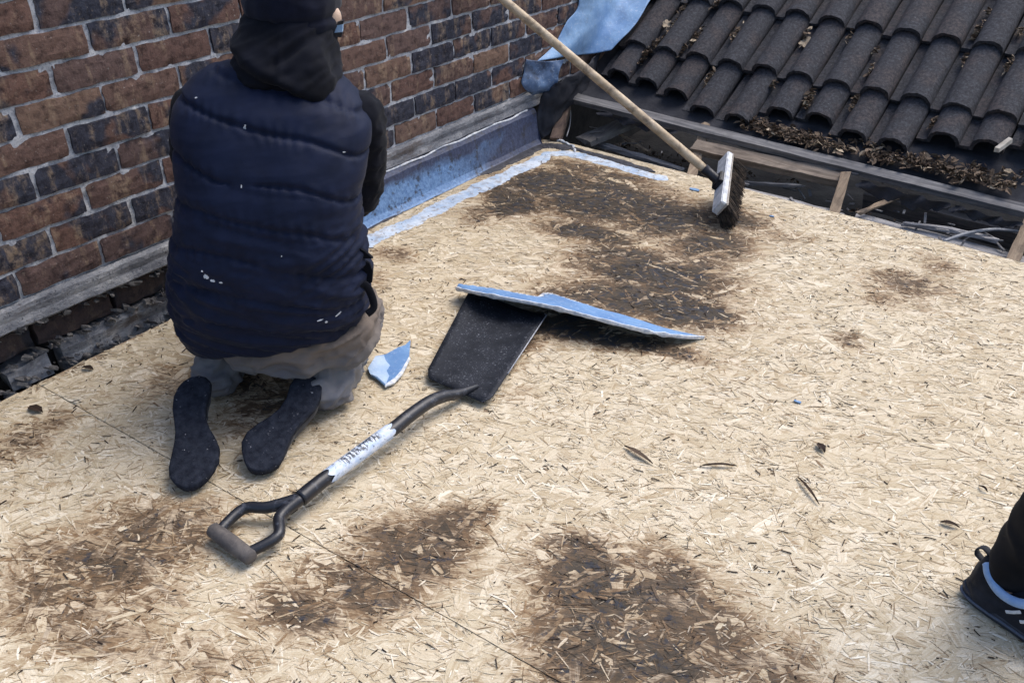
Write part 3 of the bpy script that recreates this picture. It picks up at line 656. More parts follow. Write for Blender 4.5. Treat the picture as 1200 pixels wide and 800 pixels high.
# ------------------------------------------------------------ leaves
def m_leaf():
    m = M('dry_leaf', .75, .25); r = m.attr('tone').outputs['Fac']; p = m.geo()
    c = m.ramp(r, [(0, (.035, .022, .016)), (.4, (.095, .066, .046)), (.75, (.23, .17, .12)), (1, (.50, .42, .31))])
    c = m.mix(m.step(m.noise(p, 200, 3, .6), .35, .65), c, m.mix(1.0, c, (.6, .55, .5), 'MULTIPLY')); m.col(c); return m.m
MLF = m_leaf()
def litter(name, spots, label, size=(.008, .02), pale=.5, up=None, parent=None):
    """heaps of small curled leaves: spots = list of (centre, spread vectors, count)"""
    V = []; F = []; T = []
    for (c, sx, sy, n) in spots:
        for _ in range(n):
            p = Vector(c)+Vector(sx)*rnd.gauss(0, .45)+Vector(sy)*rnd.gauss(0, .45)+Vector((0, 0, abs(rnd.gauss(0, .004))))
            L_ = rnd.uniform(*size); Wd = L_*rnd.uniform(.25, .6)
            R_ = Matrix.Rotation(rnd.uniform(0, 6.28), 3, 'Z') @ Matrix.Rotation(rnd.gauss(0, .5), 3, 'X') @ Matrix.Rotation(rnd.gauss(0, .5), 3, 'Y')
            k = len(V); cu_ = rnd.uniform(0, .4)*Wd
            for (a, b, c_) in ((-L_, 0, 0), (-L_*.3, -Wd, cu_), (-L_*.3, Wd, cu_), (L_*.4, -Wd*.8, cu_), (L_*.4, Wd*.8, cu_), (L_, 0, cu_*.5), (0, 0, 0)):
                V.append(p+R_ @ Vector((a/2, b/2, c_)))
            F += [[k, k+1, k+6], [k, k+6, k+2], [k+1, k+3, k+6], [k+2, k+6, k+4], [k+3, k+5, k+6], [k+4, k+6, k+5]]
            T += [min(1, max(0, rnd.betavariate(2, 2)*.75+(pale-.4)*.6*rnd.random()+(.25 if rnd.random() < .12*pale else 0)))]*7
    o = mesh(name, V, F, MLF, parent, loc=V[0] if parent is None else None)
    at = o.data.attributes.new('tone', 'FLOAT', 'POINT'); at.data.foreach_set('value', T)
    o['kind'] = 'stuff'
    if label: o['label'] = label
    return o
ls_spots = []
for (x, y, n, s) in ((905, 158, 50, .05), (930, 165, 60, .05), (955, 172, 60, .05), (978, 178, 35, .04), (1020, 187, 25, .04), (1045, 193, 35, .04), (1068, 195, 50, .045), (1092, 202, 45, .045), (1118, 208, 55, .045), (1140, 214, 50, .04), (1165, 222, 40, .04), (890, 150, 30, .04)):
    ls_spots.append((UP(x, y-2)+Vector((0, 0, .012)), (s*1.5, 0, -.002), (0, s*.9, s*.25), int(n*1.9)))
for _ in range(46):
    px = rnd.uniform(860, 1198); py = 150+(px-860)*.226+rnd.gauss(-6, 6)
    ls_spots.append((UP(px, py)+Vector((0, 0, .010)), (rnd.uniform(.02, .06), 0, 0), (0, .03, .006), rnd.randint(2, 12)))
litter('leaf_litter', ls_spots, 'heap of dry brown leaves on the felt between the tiles and the long batten', (.014, .040), .9)['category'] = 'leaf litter'
sp = []
for (x, y, z, n, s) in ((735, 175, -.14, 90, .09), (765, 185, -.14, 90, .09), (790, 196, -.12, 50, .06), (870, 205, -.16, 30, .08), (930, 215, -.18, 30, .09), (1010, 250, -.05, 40, .05), (1030, 262, -.05, 30, .05), (1065, 215, -.2, 40, .12)):
    sp.append((D(x, y, z), (s, 0, 0), (0, s, 0), n))
litter('leaf_litter', sp, 'heap of dark brown leaves lying deep in the gap under the broom handle', (.010, .026), .15)['category'] = 'leaf litter'
sp = []
for (x, y, n, s) in ((783, 42, 12, .03), (772, 50, 12, .03), (820, 38, 10, .02), (812, 48, 10, .02), (800, 60, 12, .02), (790, 30, 8, .02), (832, 92, 22, .022), (828, 100, 20, .02), (866, 34, 10, .02), (860, 44, 10, .02), (948, 115, 22, .02), (946, 122, 20, .02), (1002, 118, 16, .015), (1000, 126, 16, .015), (1093, 145, 16, .015), (1020, 85, 10, .015), (1026, 60, 8, .012), (1147, 34, 12, .018), (1142, 42, 12, .016), (1158, 14, 8, .014), (1182, 78, 22, .022), (1195, 38, 8, .015), (840, 5, 10, .02), (800, 12, 12, .03), (795, 30, 10, .02), (995, 45, 8, .014), (1050, 50, 8, .014), (1130, 70, 8, .014), (905, 100, 8, .015), (1095, 62, 8, .015), (945, 40, 6, .02), (760, 60, 14, .03), (752, 70, 14, .03)):
    sp.append((RP(x, y, -.014), (s*.6, 0, 0), tuple(E2*s*1.9), int(n*2.3)))
litter('leaf_litter', sp, 'small dry leaves and moss caught in the channels between the roof tiles', (.013, .034), 1.1)['category'] = 'leaf litter'
# two single oak leaves
def oak(c, ax, ay, s, label):
    n = 44; V = []; ax = Vector(ax).normalized(); ay = (Vector(ay)-ax*Vector(ay).dot(ax)).normalized(); nz = ax.cross(ay)
    for i in range(n):
        a = 2*math.pi*i/n; r = s*(.62+.38*abs(math.cos(3.5*a)))*(.55+.45*abs(math.cos(a)))
        V.append(Vector(c)+ax*r*math.cos(a)*1.0+ay*r*math.sin(a)*1.2+nz*(.10*s*math.sin(3*a)+.004))
    V.append(Vector(c)+nz*.008); F = [[i, (i+1) % n, n] for i in range(n)]
    k = len(V); q = Vector(c)-ax*s*.5; box(V, F, q-ax*s*.45+nz*.004, ax, ay, nz, s*.4, s*.025, s*.02)
    o = mesh('oak_leaf', V, F, MLF, None, loc=c); at = o.data.attributes.new('tone', 'FLOAT', 'POINT'); at.data.foreach_set('value', [.93]*len(V))
    tag(o, label, 'leaf'); return o
oak(RP(944, 48, -.012), E1*.3+E2, E1, .030, 'large pale lobed leaf lying on the tiles near the top centre of the roof')
oak(RP(781, 27, .0), E1*-.5+E2, E1, .026, 'pale lobed leaf on the tiles beside the sky-tinted metal sheet')

# ------------------------------------------------------------ debris on the deck
def chips():
    V = []; F = []; T = []
    for _ in range(2600):
        x = rnd.uniform(.06, 2.5); y = rnd.uniform(-.75, 2.2)
        if y > edge_y(x)-.02: continue
        L_ = rnd.choice((.003, .004, .006, .008, .012, .022))*rnd.uniform(.7, 1.2); Wd = min(L_*.5, rnd.uniform(.0010, .0028)); a = rnd.uniform(0, 3.14)
        ca, sa = math.cos(a), math.sin(a); z = .0036; k = len(V); h = rnd.uniform(.0006, .002); t = rnd.choice((.0, .02, .05, .1, .3, .95))
        for (u, v) in ((-.5, -.3), (.5, -.5), (.4, .5), (-.4, .4)):
            V.append((x+u*L_*ca-v*Wd*sa, y+u*L_*sa+v*Wd*ca, z)); V.append((x+u*L_*.9*ca-v*Wd*.8*sa, y+u*L_*.9*sa+v*Wd*.8*ca, z+h))
        F += [[k+1, k+3, k+5, k+7], [k, k+2, k+3, k+1], [k+2, k+4, k+5, k+3], [k+4, k+6, k+7, k+5], [k+6, k, k+1, k+7]]; T += [t]*8
    o = mesh('wood_chips', V, F, MLF, None, loc=(1.2, .7, 0)); at = o.data.attributes.new('tone', 'FLOAT', 'POINT'); at.data.foreach_set('value', T)
    return tag(o, 'small dark splinters and crumbs scattered all over the strand boards', 'debris', kind='stuff')
chips()
def deck_leaf(px, py, s, ang, tone, label, asp=.35):
    c = D(px, py, .005); a = math.radians(ang); ax = Vector((math.cos(a), math.sin(a), 0)); ay = Vector((-math.sin(a), math.cos(a), 0)); V = []; n = 7
    for i in range(n+1):
        u = i/n; wd = s*asp*math.sin(math.pi*min(1, u*.92+.06))*.5*(1+rnd.uniform(-.15, .15)); p = c+ax*s*(u-.5); h = .004*math.sin(math.pi*u)
        V += [p-ay*wd+Vector((0, 0, .004+h)), p+Vector((0, 0, h)), p+ay*wd+Vector((0, 0, .003+h))]
    F = []
    for i in range(n): k = i*3; F += [[k, k+3, k+4, k+1], [k+1, k+4, k+5, k+2]]
    o = mesh('fallen_leaf', V, F, MLF, None, loc=c); at = o.data.attributes.new('tone', 'FLOAT', 'POINT'); at.data.foreach_set('value', [tone]*len(V))
    return tag(o, label, 'leaf')
deck_leaf(1113, 615, .036, 10, .18, 'dark curled leaf on the boards above the trainer')
deck_leaf(1152, 573, .022, -30, .02, 'small dark leaf on the boards highest above the trainer')
deck_leaf(962, 525, .034, -40, .02, 'dark bluish leaf on the boards right of the shovel, in the open middle', .6)
deck_leaf(843, 546, .075, 35, .28, 'long thin brown splinter on the boards below the middle', .12)
deck_leaf(748, 533, .085, -12, .55, 'long tan wood flake on the boards right of the shovel', .16)
deck_leaf(947, 575, .09, -40, .45, 'slim tan wood strand on the right part of the boards', .09)
deck_leaf(103, 432, .035, 20, .0, 'black crumb on the boards next to the wall', .5)
deck_leaf(42, 480, .05, 10, .05, 'dark leaf on the boards near the left edge of the picture', .5)
M_BCH = m_blue('blue_chip', .1)
for (px, py, s, lab) in ((815, 222, .03, 'small blue paint chip left of the broom head'), (935, 470, .012, 'tiny blue paint chip on the open boards in the middle right'), (905, 253, .012, 'tiny blue paint chip just right of the broom bristles')):
    c = D(px, py, .006); V = []; F = []; n = 7
    for i in range(n): a = 2*math.pi*i/n; V.append(c+Vector((math.cos(a)*s*rnd.uniform(.5, 1.1), math.sin(a)*s*.4*rnd.uniform(.7, 1.2), 0)))
    V += [v-Vector((0, 0, .0025)) for v in V]; F = [list(range(n)), list(range(2*n-1, n-1, -1))]+[[i, i+n, (i+1) % n+n, (i+1) % n] for i in range(n)]
    tag(mesh('paint_chip', V, F, M_BCH, None, loc=c), lab, 'paint chip')

# ------------------------------------------------------------ blue strips cut from the old roof skin
MBS = m_blue('blue_roof_skin', .15, (.10, .21, .42), (.16, .30, .52), .35)
M_CUT = m_generic('pale_cut_edge', (.42, .47, .54), (.78, .78, .76), 80, .8, .6, .002, 150)
near = [(535, 337, .045), (575, 345, .075), (640, 357, .075), (700, 372, .075), (760, 387, .055), (800, 393, .03), (825, 394, .010)]
far_ = [(541, 336, .030), (585, 341, .012), (627, 349, .006), (643, 345, .006), (678, 356, .006), (715, 368, .006), (745, 383, .006)]
st_ = empty('roof_skin_strip', D(680, 370), 'long curled blue strip with a white cut edge lying across the shovel tip', 'strip')
Pn = smooth_path([D(*p) for p in near], 14); Pf = smooth_path([D(*p) for p in far_], 14)
Pf = [Vector((p.x, p.y, p.z)) for p in Pf]; V = []; F = []; n = len(Pn); m = 6; th = .0035
Pf = [a.lerp(b, min(1, (n-1-i)/10)) for i, (a, b) in enumerate(zip(Pn, Pf))]
for i in range(n):
    rag = Vector((rnd.uniform(-.003, .003), rnd.uniform(-.006, .006), 0)) if 2 < i < n-3 else Vector()
    for k in range(m+1):
        u = k/m; p = Pn[i].lerp(Pf[i]+rag, u); p = p+Vector((0, 0, .012*math.sin(math.pi*u)*min(1, (n-1-i)/20))); V.append(p)
N_ = len(V); V += [v-Vector((0, .001, th)) for v in V]
for i in range(n-1):
    for k in range(m): a = i*(m+1)+k; F += [[a, a+1, a+m+2, a+m+1], [N_+a, N_+a+m+1, N_+a+m+2, N_+a+1]]
    for k in (m,): a = i*(m+1)+k; F.append([a, a+m+1, N_+a+m+1, N_+a])
fixn(mesh('blue_skin', V, F, MBS, st_, True))
V, F = [], []; tube(V, F, [p+Vector((.0, -.002, -.003)) for p in Pn], [(.0030*(1+.8*mn.noise(Vector((i*.35, 0, 0)))), .0062*(1+.7*mn.noise(Vector((i*.3, 5, 0))))) for i in range(len(Pn))], 6); mesh('cut_edge', V, F, M_CUT, st_, False)
V, F = [], []
for i in range(4, n-8): 
    if rnd.random() < .8: box(V, F, Pf[i]+Vector((0, .001, .002)), (1, .2, 0), (0, 1, 0), (0, 0, 1), .006, .0035*rnd.random()+.001, .0012, .0015)
mesh('torn_edge', V, F, M_CUT, st_)
# small offcut
oc = empty('roof_skin_offcut', D(455, 425), 'small pointed blue and pale offcut on the boards beside the kneeling man', 'offcut')
def poly_slab(name, px, z, th, mat, par, tilt=None, jit=0):
    P = [D(a, b, z)+Vector((rnd.uniform(-jit, jit), rnd.uniform(-jit, jit), 0)) for a, b in px]; n = len(P)
    V = P+[p-Vector((0, 0, th)) for p in P]; F = [list(range(n)), list(range(2*n-1, n-1, -1))]+[[i, i+n, (i+1) % n+n, (i+1) % n] for i in range(n)]
    o = fixn(mesh(name, V, F, mat, par)); return o
MBL = m_blue('pale_blue_skin', .05, (.32, .46, .66), (.52, .63, .78), .5)
poly_slab('offcut_body', [(431, 431), (440, 417), (452, 415), (466, 407), (475, 404), (481, 398), (479, 420), (470, 436), (460, 447), (451, 451), (441, 442), (434, 438)], .014, .006, MBS, oc)
poly_slab('pale_patch', [(431, 431), (440, 417), (450, 416), (452, 422), (457, 428), (453, 434), (456, 440), (452, 450), (442, 441), (434, 438)], .0150, .0012, MBL, oc)
poly_slab('cut_edge', [(451, 452.5), (452, 449.5), (462, 443), (470, 434), (479, 418), (481, 419), (472, 437), (462, 448)], .0152, .004, M_CUT, oc)

# ------------------------------------------------------------ shovel
sv = empty('shovel', D(450, 510), 'old black square-mouth shovel with a white sticker on its shaft, lying on the boards', 'shovel')
def m_blade():
    m = M('worn_steel', .55, .45); v = m.geo(); a = m.noise(v, 22, 5, .65); b = m.noise(v, 170, 4, .75)
    c = m.mix(m.step(a, .35, .7), (.007, .009, .014), (.020, .023, .032))
    k = m.math('MULTIPLY', m.step(b, .575, .66), m.step(a, .36, .6)); c = m.mix(m.math('MULTIPLY', k, .75), c, (.24, .25, .28))
    m.col(c); m.rough(m.math('ADD', m.math('MULTIPLY', a, .4), .45)); m.bump(b, .4, .0015); m.b.inputs['Specular IOR Level'].default_value = .25; return m.m
MBLD = m_blade()
# blade grid: outline from socket end (0) to mouth (1)
bl0, bl1, bl2, bl3 = D(498, 445, .010), D(572, 478, .010), D(641, 373, .012), D(553, 340, .012)
V = []; F = []; nu, nv = 16, 14
for i in range(nu+1):
    u = i/nu
    Lp = bl0.lerp(bl3, u); Rp = bl1.lerp(bl2, u)
    for k in range(nv+1):
        s = k/nv; d = 0
        if u < .05: q = (abs(s-.5)*2); d = (.05-u)/.05*(max(0, q-.85)/.15)**2*.06
        e = Lp.lerp(Rp, s); ctr = Lp.lerp(Rp, .5); e = e.lerp(ctr, d*1.2)
        e = e+(bl3-bl0)*d*.35
        z = .014*(abs(s-.5)*2)**3+.012*(1-u)**2*(1-(abs(s-.5)*2)**2)
        V.append(Vector((e.x, e.y, e.z+z)))
N_ = len(V); V += [v-Vector((0, 0, .0025)) for v in V]
for i in range(nu):
    for k in range(nv): a = i*(nv+1)+k; F += [[a, a+1, a+nv+2, a+nv+1], [N_+a, N_+a+nv+1, N_+a+nv+2, N_+a+1]]
    for k in (0, nv): a = i*(nv+1)+k; F.append([a, a+nv+1, N_+a+nv+1, N_+a])
for k in range(nv):
    for i in (0, nu): a = i*(nv+1)+k; F.append([a, a+1, N_+a+1, N_+a])
fixn(mesh('blade', V, F, MBLD, sv, True))
# polished rims
V, F = [], []; tube(V, F, [bl1.lerp(bl2, t)+Vector((0, 0, .0135)) for t in (.3, .6, .9, .99)]+[bl2.lerp(bl3, .03)+Vector((0, 0, .012))], .0017, 6)
mesh('worn_rim', V, F, m_generic('bare_steel', (.25, .26, .29), (.5, .5, .52), 90, .4), sv, True)
M_SH = M('black_shaft', .42, .5); v = M_SH.coord(); a = M_SH.noise(v, 60, 5, .7)
M_SH.col(M_SH.mix(M_SH.math('MULTIPLY', M_SH.step(a, .55, .7), .55), (.010, .011, .016), (.12, .13, .16))); M_SH.bump(a, .3, .001); M_SH = M_SH.m
fork = D(352, 584, .045)
neck = [D(560, 452, .022), D(537, 461, .032), D(520, 464, .045), D(503, 471, .055), D(480, 487, .058), D(455, 507, .056), D(383, 559, .050), fork]
P = smooth_path(neck, 8); V, F = [], []
tube(V, F, P, lerpr([.006, .013, .015, .0155, .016, .0165, .0165, .0175], 8), 14); mesh('shaft', V, F, M_SH, sv, True)
# sticker wrapped round the shaft
def m_stick():
    m = M('worn_sticker', .5, .4); v = m.coord('UV'); sp_ = m.n('ShaderNodeSeparateXYZ'); m.set(sp_.inputs[0], v)
    U, Vv = sp_.outputs[0], sp_.outputs[1]
    ink = m.step(m.noise(m.scale(v, (30, 4, 1)), 1.0, 2, .8), .47, .51)
    band = m.math('MULTIPLY', m.step(m.math('ABSOLUTE', m.math('SUBTRACT', Vv, .52)), .13, .09), m.step(m.math('ABSOLUTE', m.math('SUBTRACT', U, .50)), .33, .27))
    wear = m.step(m.noise(m.scale(v, (16, 10, 1)), 1.0, 5, .75), .57, .63)
    c = m.mix(m.step(m.noise(m.scale(v, (9, 7, 1)), 1, 4, .6), .4, .65), (.62, .66, .72), (.40, .50, .66))
    c = m.mix(m.math('MULTIPLY', m.math('MULTIPLY', ink, band), .93), c, (.02, .025, .04))
    c = m.mix(m.math('MULTIPLY', wear, .8), c, (.03, .035, .05)); m.col(c); return m.m
a0, a1 = D(457, 505, .0565), D(385, 558, .0505); V, F = [], []; n = 20; sg = 20
t = (a1-a0).normalized(); xx = t.cross(Vector((0, 0, 1))).normalized(); yy = xx.cross(t)
for i in range(n+1):
    for k in range(sg+1):
        a = math.radians(-75+330*k/sg); e = .01*math.sin(k*1.7)+.008*rnd.uniform(-1, 1) if i in (0, n) else 0
        V.append(a0.lerp(a1, i/n)+t*e*.5+xx*math.cos(a)*.0174+yy*math.sin(a)*.0174)
for i in range(n):
    for k in range(sg): a = i*(sg+1)+k; F.append([a, a+1, a+sg+2, a+sg+1])
o = mesh('sticker', V, F, m_stick(), sv, True)
uv = o.data.uv_layers.new(name='UVMap')
for lp in o.data.loops: vi = lp.vertex_index; uv.data[lp.index].uv = (vi//(sg+1)/n, (vi % (sg+1))/sg)
g1, g2 = D(252, 622, .026), D(291, 651, .026)
gd = (g2-g1).normalized()
for (e, mid) in ((g1+gd*.008, D(285, 596, .034)), (g2-gd*.008, D(325, 628, .034))):
    V, F = [], []; q = smooth_path([fork+Vector((0, 0, .0)), D(330, 593, .042).lerp(mid, .35), mid, e], 7)
    tube(V, F, q, lerpr([.014, .0125, .0115, .011], 7), 12); mesh('handle_arm', V, F, M_SH, sv, True)
V, F = [], []; q = [g1-gd*.010, g1-gd*.006, g1.lerp(g2, .25), g1.lerp(g2, .5), g1.lerp(g2, .75), g2+gd*.006, g2+gd*.010]
tube(V, F, q, [.012, .0155, .0165, .017, .0165, .0155, .012], 16); mesh('grip', V, F, m_wood('worn_grip', (.055, .052, .055), (.13, .115, .105), (30, 30, 30), dirt=.4), sv, True)

# ------------------------------------------------------------ broom
br = empty('broom', D(845, 262), 'yard broom with a pale wooden handle and dark bristles leaning across the gap', 'broom')
h0 = D(842, 212, .115)                    # socket on the head
h1 = D(588, 0, .0); 
dr = ray(590, 0); P1 = CAM+dr*((.16-CAM.x)/dr.x)
hd = (P1-h0).normalized()
tip = h0+hd*((0.016-h0.x)/hd.x)
V, F = [], []; hs = h0+hd*.055
npt = 26; pts = [hs.lerp(tip, i/npt)+Vector((0, 0, .004*math.sin(i*.5)*0)) for i in range(npt+1)]
tube(V, F, [hs-hd*.0]+pts[1:], [.0155 if i > 0 else .0145 for i in range(npt+1)], 16)
mh = M('handle_wood', .6, .35); v = mh.coord(); g = mh.noise(mh.scale(v, (14, 30, 30)), 1, 5, .65); k = mh.noise(v, 16, 5, .7)
c = mh.mix(mh.step(g, .35, .65), (.36, .27, .17), (.58, .47, .33)); c = mh.mix(mh.math('MULTIPLY', mh.step(k, .52, .66), .8), c, (.12, .085, .06)); mh.col(c); mh.bump(g, .3, .001)
mesh('handle', V, F, mh.m, br, True)
M_FER = m_generic('black_ferrule', (.010, .010, .013), (.03, .03, .036), 60, .4)
V, F = [], []; tube(V, F, [h0-hd*.004, h0+hd*.01, h0+hd*.03, hs+hd*.012], [.020, .0175, .017, .0185], 14); mesh('ferrule', V, F, M_FER, br, True)
lo = D(841, 243, .075); up_ = D(848.5, 184, .155)
ax = (up_-lo).normalized(); nn = hd-ax*hd.dot(ax); nn.normalize(); sx = ax.cross(nn).normalized()
ctr = (lo+up_)/2; HL = (up_-lo).length/2
def slabseg(name, a, b, hw, ht, mat, up=0.0, jit=.0012):
    V, F = [], []; box(V, F, ctr+ax*(a+b)/2+nn*up, ax, sx, nn, (b-a)/2, hw, ht, jit)
    o = fixn(mesh(name, V, F, mat, br)); bm = bmesh.new(); bm.from_mesh(o.data); bmesh.ops.bevel(bm, geom=bm.edges[:], offset=.003, segments=2, affect='EDGES'); bm.to_mesh(o.data); bm.free(); return o
M_HD = m_generic('pale_broom_head', (.40, .42, .44), (.68, .69, .70), 45, .7, .5, .002, 100)
slabseg('head_block', -HL, HL, .030, .011, M_HD, -.006)
slabseg('head_rim', -HL-.002, HL+.002, .0315, .004, m_generic('head_wood_rim', (.33, .30, .26), (.55, .5, .44), 40), -.0172)
slabseg('head_socket', -.030, .022, .026, .010, M_FER, .010)
M_BRI = m_generic('dark_bristle', (.008, .008, .009), (.10, .072, .05), 60, .85, .2, .001, 50)
bd = (D(854, 243, .035)-ctr); print('bristle', bd.length); bd = (bd.normalized()-nn*.25).normalized()
V, F = [], []
for i in range(2600):
    a = rnd.uniform(-HL*.97, HL*.97); b = rnd.uniform(-.027, .027); p = ctr+ax*a+sx*b-nn*.018
    L_ = rnd.uniform(.070, .082); d = (bd+ax*(a/HL*.22+rnd.gauss(0, .05))+sx*(b/.027*.22+rnd.gauss(0, .06))).normalized()
    e = p+d*L_
    if e.z < .004: e = p+d*max(.02, L_*min(1, (p.z-.004)/max(1e-4, (p.z-e.z))))
    k = len(V); w_ = .0011; s1 = Vector((rnd.uniform(-1, 1), rnd.uniform(-1, 1), rnd.uniform(-1, 1))).cross(d).normalized()*w_
    s2 = s1.cross(d)
    V += [p+s1, p-s1*.5+s2, p-s1*.5-s2, e+s1*.6, e-s1*.3+s2*.6, e-s1*.3-s2*.6]
    F += [[k, k+1, k+4, k+3], [k+1, k+2, k+5, k+4], [k+2, k, k+3, k+5], [k+3, k+4, k+5]]
mesh('bristles', V, F, M_BRI, br)['kind'] = 'stuff'

# ------------------------------------------------------------ people
def sculpt(name, build, voxel, parent, mat, smooth_it=6, disp=None, base=(0, 0, 0), rot=None):
    """build(V, F) fills overlapping closed shapes in local space; they are fused into one skin, then moved to base (+rot)"""
    V, F = [], []; build(V, F)
    me = bpy.data.meshes.new(name); me.from_pydata([tuple(v) for v in V], [], F)
    bm = bmesh.new(); bm.from_mesh(me); bmesh.ops.recalc_face_normals(bm, faces=bm.faces); bm.to_mesh(me); bm.free()
    o = bpy.data.objects.new(name, me); C.objects.link(o)
    rm = o.modifiers.new('r', 'REMESH'); rm.mode = 'VOXEL'; rm.voxel_size = voxel; rm.adaptivity = 0
    sm = o.modifiers.new('s', 'SMOOTH'); sm.factor = .5; sm.iterations = smooth_it
    dg = bpy.context.evaluated_depsgraph_get(); dg.update(); ev = o.evaluated_get(dg); m2 = bpy.data.meshes.new_from_object(ev)
    o.modifiers.clear(); o.data = m2; bpy.data.meshes.remove(me); m2.name = name
    n = len(m2.vertices); co = np.zeros(n*3); m2.vertices.foreach_get('co', co); co = co.reshape(-1, 3)
    if disp is not None:
        no = np.zeros(n*3); m2.vertices.foreach_get('normal', no); no = no.reshape(-1, 3)
        co = disp(co, no)
    B = np.array(rot) if rot is not None else np.eye(3)
    co = co @ B + np.array(base); wl = np.array(wloc(parent)); m2.vertices.foreach_set('co', (co-wl).ravel())
    m2.materials.clear(); m2.materials.append(mat); m2.polygons.foreach_set('use_smooth', [True]*len(m2.polygons)); m2.update()
    o.parent = parent; return o
def chain(V, F, pts, rads, seg=18):
    """tapered limb with round ends"""
    pts = [Vector(p) for p in pts]; rr = [r if isinstance(r, (tuple, list)) else (r, r) for r in rads]
    P = [pts[0]]; Rr = [rr[0]]; out = []
    t0 = (pts[1]-pts[0]).normalized(); t1 = (pts[-1]-pts[-2]).normalized(); a = []
    for k in (90, 60, 30):
        q = math.radians(k); a.append((pts[0]-t0*rr[0][0]*math.sin(q), (max(.001, rr[0][0]*math.cos(q)), max(.001, rr[0][1]*math.cos(q)))))
    for i in range(len(pts)): a.append((pts[i], rr[i]))
    for k in (30, 60, 90):
        q = math.radians(k); a.append((pts[-1]+t1*rr[-1][0]*math.sin(q), (max(.001, rr[-1][0]*math.cos(q)), max(.001, rr[-1][1]*math.cos(q)))))
    tube(V, F, [x for x, _ in a], [y for _, y in a], seg)
def ball(V, F, c, r, rings=12, seg=18):
    c = Vector(c); n0 = len(V); r = r if isinstance(r, (tuple, list)) else (r, r, r)
    for i in range(1, rings):
        t = math.pi*i/rings
        for k in range(seg): p = 2*math.pi*k/seg; V.append(c+Vector((r[0]*math.sin(t)*math.cos(p), r[1]*math.sin(t)*math.sin(p), r[2]*math.cos(t))))
    V += [c+Vector((0, 0, r[2])), c-Vector((0, 0, r[2]))]; a, b = len(V)-2, len(V)-1
    for i in range(rings-2):
        for k in range(seg): q = n0+i*seg+k; q2 = n0+i*seg+(k+1) % seg; F.append([q, q+seg, q2+seg, q2])
    for k in range(seg): F.append([a, n0+k, n0+(k+1) % seg]); F.append([b, n0+(rings-2)*seg+(k+1) % seg, n0+(rings-2)*seg+k])
def N3(co, sc, seed=0):
    s = Vector((seed*3.7, seed*1.3, seed*2.1)); sc = Vector(sc)
    return np.array([mn.noise(Vector((p[0]*sc.x, p[1]*sc.y, p[2]*sc.z))+s) for p in co])
def ridged(co, sc, seed=0): return 1-np.abs(N3(co, sc, seed))*2
A0 = D(330, 415, .2); A0 = np.array((A0.x, A0.y, 0.0))
BR = np.array(((.8, .6, 0), (-.6, .8, 0), (0, 0, 1)))      # rows: local right, local forward, up
def LW(p): return Vector(A0+np.array(p) @ BR)
def LP(px, py, ff):                                        # picture point on the vertical plane ff ahead of the man's back
    d = ray(px, py); Fv = Vector((-.6, .8, 0)); a = Vector(A0); t = ((a+Fv*ff-CAM).dot(Fv))/d.dot(Fv); P = CAM+d*t-a
    return Vector((P.dot(Vector((.8, .6, 0))), ff, P.z))

M_SKIN = m_generic('skin', (.40, .24, .17), (.52, .33, .24), 40, .5, .2, .001, 300)
M_NAVY = m_fabric('navy_gilet', (.0045, .0078, .0225), (.0075, .0122, .034), 1100, .62, .03, 18, .0, .22)
M_BLK = m_fabric('black_hood_cloth', (.0018, .0024, .005), (.0045, .0055, .011), 800, .85, .04, 14)
M_HAT = m_fabric('navy_knit', (.003, .0042, .011), (.006, .008, .020), 500, .9, .08, 30)
M_TRS = m_fabric('worn_work_trousers', (.115, .120, .140), (.200, .190, .185), 700, .9, .05, 9, .0, .5)
_m = M_TRS.node_tree; _b = _m.nodes['Principled BSDF']; _src = _b.inputs['Base Color'].links[0].from_socket
_g = _m.nodes.new('ShaderNodeNewGeometry'); _s = _m.nodes.new('ShaderNodeSeparateXYZ'); _m.links.new(_g.outputs['Position'], _s.inputs[0])
_r = _m.nodes.new('ShaderNodeMapRange'); _m.links.new(_s.outputs[2], _r.inputs[0]); _r.inputs[1].default_value = .12; _r.inputs[2].default_value = .21; _r.inputs[4].default_value = .8
_x = _m.nodes.new('ShaderNodeMix'); _x.data_type = 'RGBA'; _m.links.new(_r.outputs[0], _x.inputs[0]); _m.links.new(_src, _x.inputs[6]); _x.inputs[7].default_value = (.150, .115, .088, 1); _m.links.new(_x.outputs[2], _b.inputs['Base Color'])
M_SOL = m_fabric('felt_sole', (.010, .012, .019), (.026, .030, .042), 380, .92, .0, 60, .75, 1.0)
M_UPR = m_fabric('black_shoe_upper', (.012, .013, .018), (.028, .030, .036), 500, .7, .1, 40)

